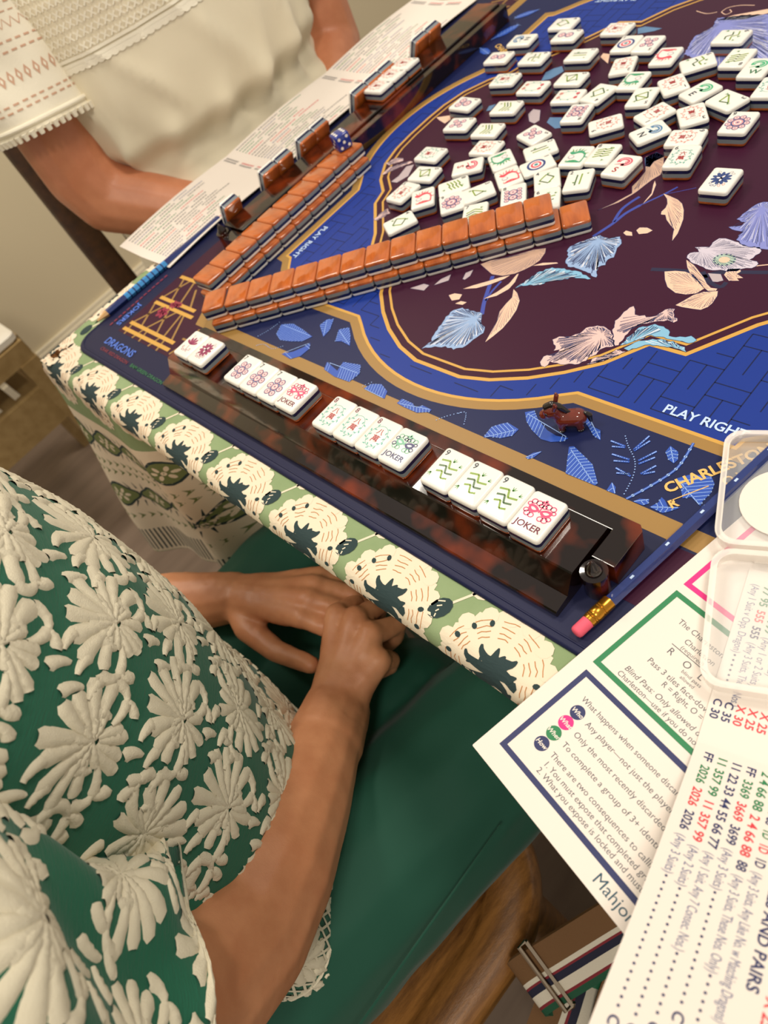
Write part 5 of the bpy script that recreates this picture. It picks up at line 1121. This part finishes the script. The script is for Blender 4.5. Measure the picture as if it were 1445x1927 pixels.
def wtorso(th, z, l=0):
    a, c, _ = interp(WT, z)
    fr = .3+.7*max(0, cos(th)); g1 = math.exp(-((z-22)/38.0)**2)
    f = 6.5*sin(th*17+1.5*nz(cos(th)*90, sin(th)*90, z, 60))*g1*fr
    rd = lambda ph: (1-abs(sin(ph)))**2.2
    wob = 1.6*nz(cos(th)*90, sin(th)*90, z*.5, 70)
    f += fr*(7*rd(th*6.5+z/85+wob)+5*rd(th*9-z/60+1.3*wob+.7))*sstep(-10, 40, z)*(1-sstep(90, 210, z))
    f += 4*nz(cos(th)*90, sin(th)*90, z*.4, 60)*(1-sstep(180, 330, z))
    f += 7*sin(z/15+3*sin(th*2.3))*sstep(0, -30, z)*(1-sstep(-60, -140, -z))*fr if z < 0 else 0
    r = f+l
    return Vector((-372+(a+r)*cos(th), 385+(c+r)*sin(th), z))
wb = wobj('blouse', Garment(wtorso, -200, 365, 90, 150).mesh('blouse', CLOTHC))
flat = lambda x, y, l: wtorso(x/165.0, y, l)
P = Print(flat, lift=1.4, step=.15, maxlen=7)      # lace yoke: open-work bars above a scalloped edge
for k in range(-30, 31):
    x = k*8.0
    P.layer(0).ell(x, 146, 5.2, 4.6, LACE, n=10)
    for q in range(6):
        y = 158+q*11
        P.layer(1).stroke([(x-3, y), (x+3, y+7)], 1.7, LACE); P.layer(1).stroke([(x+3, y), (x-3, y+7)], 1.7, LACE)
for y in (150, 155, 224, 236): P.layer(1).stroke([(-240+6*k, y) for k in range(81)], 3.2, LACE)
P.build('lace_yoke', wb)
for sd in (-1, 1):
    SPw = [Vector((-384, 385+sd*160, 352)), Vector((-376, 385+sd*188, 300)), Vector((-364, 385+sd*200, 210)), Vector((-352, 385+sd*207, 150)), Vector((-346, 385+sd*208, 108 if sd < 0 else 80))]
    N_ = [0]
    for a, c in zip(SPw, SPw[1:]): N_.append(N_[-1]+(c-a).length)
    sf = sleeve_factory(SPw, [52, 66, 66, 64, 66], N_, 5, 3.5)
    ws = wobj('sleeve', Garment(sf, 0, N_[-1], 40, 80).mesh('sleeve', LACE))
    fl = lambda x, y, l, sf=sf, N_=N_: sf(x/64.0, N_[-1]-y, l)
    P = Print(fl, lift=.7, step=.15, maxlen=6)
    for k in range(40):
        x = k*10.05
        for y in (44, 128, 212):                # sheer openwork: skin shows through the holes of the lace
            P.layer(0).poly([(x, y), (x+3.6, y+7), (x, y+14), (x-3.6, y+7)], LHOLE)
            P.layer(1).poly([(x, y+4), (x+1.6, y+7), (x, y+10), (x-1.6, y+7)], LACE)
        for y in (24, 30, 72, 80, 104, 112, 158, 166, 188):
            P.layer(0).stroke([(x-3, y), (x+3, y)], 1.8, LHOLE)
        for y in (90, 148): P.layer(0).stroke([(x, y), (x+5, y+8), (x+10, y)], 1.0, LHOLE)
    P.build('lace_openwork', ws)
    b = MB()
    for k in range(48):
        th = 2*pi*k/48; p = sf(th, N_[-1]-1, 1); b.tube([p+Vector((0, 0, 2)), p+Vector((0, 0, -5))], [3.6, 2.6], 7)
    b.tube([sf(2*pi*k/60, N_[-1]-9, .8) for k in range(61)], 2.6, 8)
    wobj('scalloped_cuff', b.me('scalloped_cuff', LACE, True), ws)

# ================================================================== chairs
OAK = mat('oak', '#a06c34', .4, col2='#5c3816', nscale=9, ndetail=8, nrough=.75, stretch=(9, 1.2, 9), lo=.38, hi=.66, coat=.25, bump=.25, bscale=240)
OAKD = mat('dark_walnut', '#4a2d16', .5, col2='#36200f', nscale=10, stretch=(8, 1, 8))
def oak_chair(loc, rz, label, zs, m, wide=250, dep=225, backh=420, solid=False):
    t = empty('dining_chair', loc, rz, label, 'chair'); sh = zs-FLZ
    b = MB(); R = []
    for i_, z in ((10, sh-44), (3, sh-38), (0, sh-28), (0, sh-14), (4, sh-4), (12, sh), (34, sh-1), (38, sh-5), (42, sh-7), (60, sh-9)):
        R.append([(x, y, z) for x, y in rrect(2*wide-2*i_, 2*dep-2*i_, 95-i_*.5, 12)])
    b.rings(R); obj('seat', b.me('seat', m, True, 50), t)
    for sx in (-1, 1):
        b = MB(); b.tube([(sx*(wide-60), dep-60, sh-40), (sx*(wide-52), dep-52, 0)], [24, 17], 12); obj('leg', b.me('leg', m, True), t)
        b = MB(); b.tube([(sx*(wide-54), -dep+40, sh-40), (sx*(wide-48), -dep+10, 0)], [24, 18], 12); obj('leg', b.me('leg', m, True), t)
        b = MB(); b.tube([(sx*(wide-40), -dep+26, sh-30), (sx*(wide-34), -dep+8, sh+backh*.5), (sx*(wide-36), -dep-30, sh+backh)], [24, 22, 18], 12); obj('back_post', b.me('back_post', m, True), t)
    b = MB(); b.box(-wide+30, wide-30, -dep-40, -dep-16, sh+backh-70, sh+backh+10); obj('top_rail', b.me('top_rail', m), t)
    for k in range(6):
        x = -wide+90+k*(2*wide-180)/5
        b = MB(); b.tube([(x, -dep+30, sh-10), (x, -dep+2, sh+backh*.5), (x, -dep-27, sh+backh-66)], 8, 8); obj('spindle', b.me('spindle', m, True), t)
    return t
oak_chair((225, -292, FLZ), 0, 'carved oak dining chair under the woman in green', -316, OAK, 258, 235)
oak_chair((-330, 385, FLZ), -pi/2, 'dark brown wooden chair behind the woman in cream', -330, OAKD, 235, 215, 520)
# pale slatted chair by the wall
PALE = mat('pale_wood', '#a58a5c', .5, col2='#94794c', nscale=6, stretch=(1, 8, 8)); PADM = mat('white_vinyl', '#e8e2d4', .5)
t = empty('slatted_stool', (-1040, -165, FLZ), 0, 'pale wooden stool with white seat pad and slatted shelf beyond the table corner', 'stool')
hx, hy, sh = 190, 200, 470
b = MB(); R = []
for i_, z in ((6, sh), (0, sh+5), (0, sh+16), (8, sh+22)): R.append([(x, y, z) for x, y in rrect(2*hx-2*i_, 2*hy-2*i_, 14, 3)])
b.rings(R); obj('seat_pad', b.me('seat_pad', PADM, True, 40), t)
for nm, bb in (('seat_rail', (hx-26, hx+6, -hy, hy, sh-40, sh)), ('seat_rail', (-hx-6, -hx+26, -hy, hy, sh-40, sh)), ('seat_rail', (-hx+26, hx-26, hy-26, hy+4, sh-40, sh)), ('seat_rail', (-hx+26, hx-26, -hy-4, -hy+26, sh-40, sh)),
               ('shelf_rail', (hx-22, hx+6, -hy+36, hy-36, 290, 376)), ('shelf_rail', (-hx-6, -hx+22, -hy+36, hy-36, 290, 376))):
    b = MB(); b.box(*bb); obj(nm, b.me(nm, PALE), t)
for sx in (-1, 1):
    for sy in (-1, 1):
        b = MB(); b.box(sx*(hx-12)-20, sx*(hx-12)+20, sy*(hy-18)-20, sy*(hy-18)+20, 0, sh-40); obj('leg', b.me('leg', PALE), t)
for k in range(7):
    y = -hy+40+k*48
    b = MB(); b.box(-hx+22, hx-22, y, y+32, 356, 372); obj('shelf_slat', b.me('shelf_slat', PALE), t)

# ================================================================== handbag with striped strap
BAGG = mat('bag_green', '#0d5a38', .45, bump=.15, bscale=500); WEBB = mat('strap_brown', '#6b4a28', .8, bump=.4, bscale=700); WEBW = mat('strap_white', '#cfc6b4', .8, bump=.4, bscale=900); WEBN = mat('strap_navy', '#14142e', .8); WEBR = mat('strap_red', '#7a1a26', .8); WEBG = mat('strap_green', '#0e4a30', .8); METAL = mat('buckle_metal', '#b0a08c', .2, metal=1)
bg = empty('handbag', (560, -160, FLZ), 0, 'green leather handbag with striped webbing strap beside the oak chair', 'handbag')
BI = Vector((-560, 160, -FLZ))
b = MB(); R = []
for w_, d_, z in ((96, 170, -700), (116, 196, -690), (122, 204, -560), (112, 196, -430), (92, 180, -368), (60, 160, -352)): R.append([Vector((568+x, -150+y, z))+BI for x, y in rrect(w_, d_, 28 if w_ > 80 else 22, 6)])
b.rings(R); obj('bag_body', b.me('bag_body', BAGG, True, 50), bg)
def smoothpoly3(pts, n=6):
    out = []; N = len(pts); g = lambda i_: Vector(pts[min(max(i_, 0), N-1)])
    for k in range(N-1):
        p0, p1, p2, p3 = g(k-1), g(k), g(k+1), g(k+2)
        for j in range(n):
            t_ = j/n; out.append(.5*((2*p1)+(p2-p0)*t_+(2*p0-5*p1+4*p2-p3)*t_*t_+(3*p1-p0-3*p2+p3)*t_**3))
    return out+[g(N-1)]
def strap(pts, wdir, name, sc=1.0):
    bands = ((-25, -4, WEBB), (-4, 0, WEBW), (0, 2, WEBR), (2, 8, WEBN), (8, 17, WEBW), (17, 19.5, WEBR), (19.5, 25, WEBG))
    pts = smoothpoly3(pts); root = None
    for k, (a, c, m_) in enumerate(bands):
        b = MB(); V = []
        for i_, p in enumerate(pts):
            wv = Vector(wdir[0]).lerp(Vector(wdir[1]), i_/(len(pts)-1)).normalized()
            dd = (pts[min(i_+1, len(pts)-1)]-pts[max(i_-1, 0)]).normalized(); nn = dd.cross(wv).normalized(); p = p+BI
            V += [p+wv*a*sc+nn*1.4, p+wv*c*sc+nn*1.4, p+wv*c*sc-nn*1.4, p+wv*a*sc-nn*1.4]
        F = [(i_*4+j, i_*4+(j+1) % 4, i_*4+4+(j+1) % 4, i_*4+4+j) for i_ in range(len(pts)-1) for j in range(4)]
        b.add(V, F); o = obj('strap' if root is None else 'stripe', b.me('strap', m_, True, 40), root or bg); root = root or o
W1 = (.72, -.197, -.667)
strap([(556, -20, -288), (545, -50, -292), (528, -90, -298), (512, -128, -304), (503, -148, -310), (500, -156, -318), (505, -150, -330), (520, -130, -340)], (W1, W1), 'strap')
strap([(520, -120, -338), (528, -150, -342), (534, -185, -360), (536, -215, -420), (536, -225, -520)], ((.93, .2, -.2), (.95, .1, 0)), 'strap')
strap([(552, -70, -322), (556, -110, -330), (566, -150, -345)], ((.8, .3, -.4), (.9, .2, -.2)), 'strap', .8)
c_ = Vector((509, -136, -303)); wv = Vector(W1); fo_ = Vector((-.3, -.9, -.1))
fr = [c_-wv*30, c_-wv*30+fo_*7, c_+wv*30+fo_*7, c_+wv*30, c_+wv*28-fo_*2]
b = MB(); b.tube([p+BI for p in fr], 2.0, 8); obj('buckle', b.me('buckle', METAL, True), bg)
b = MB(); b.tube([p+BI for p in (c_-wv*30, c_+wv*30)], 1.8, 8); obj('buckle', b.me('buckle', METAL, True), bg)
q0 = Vector((528, -104, -318))+BI
b = MB(); b.prism([(-8, -22), (14, -20), (26, 30), (-2, 34)], 0, 3, M=Matrix.Translation(q0) @ Euler((.5, .5, .35)).to_matrix().to_4x4()); obj('leather_tab', b.me('leather_tab', BAGG), bg)
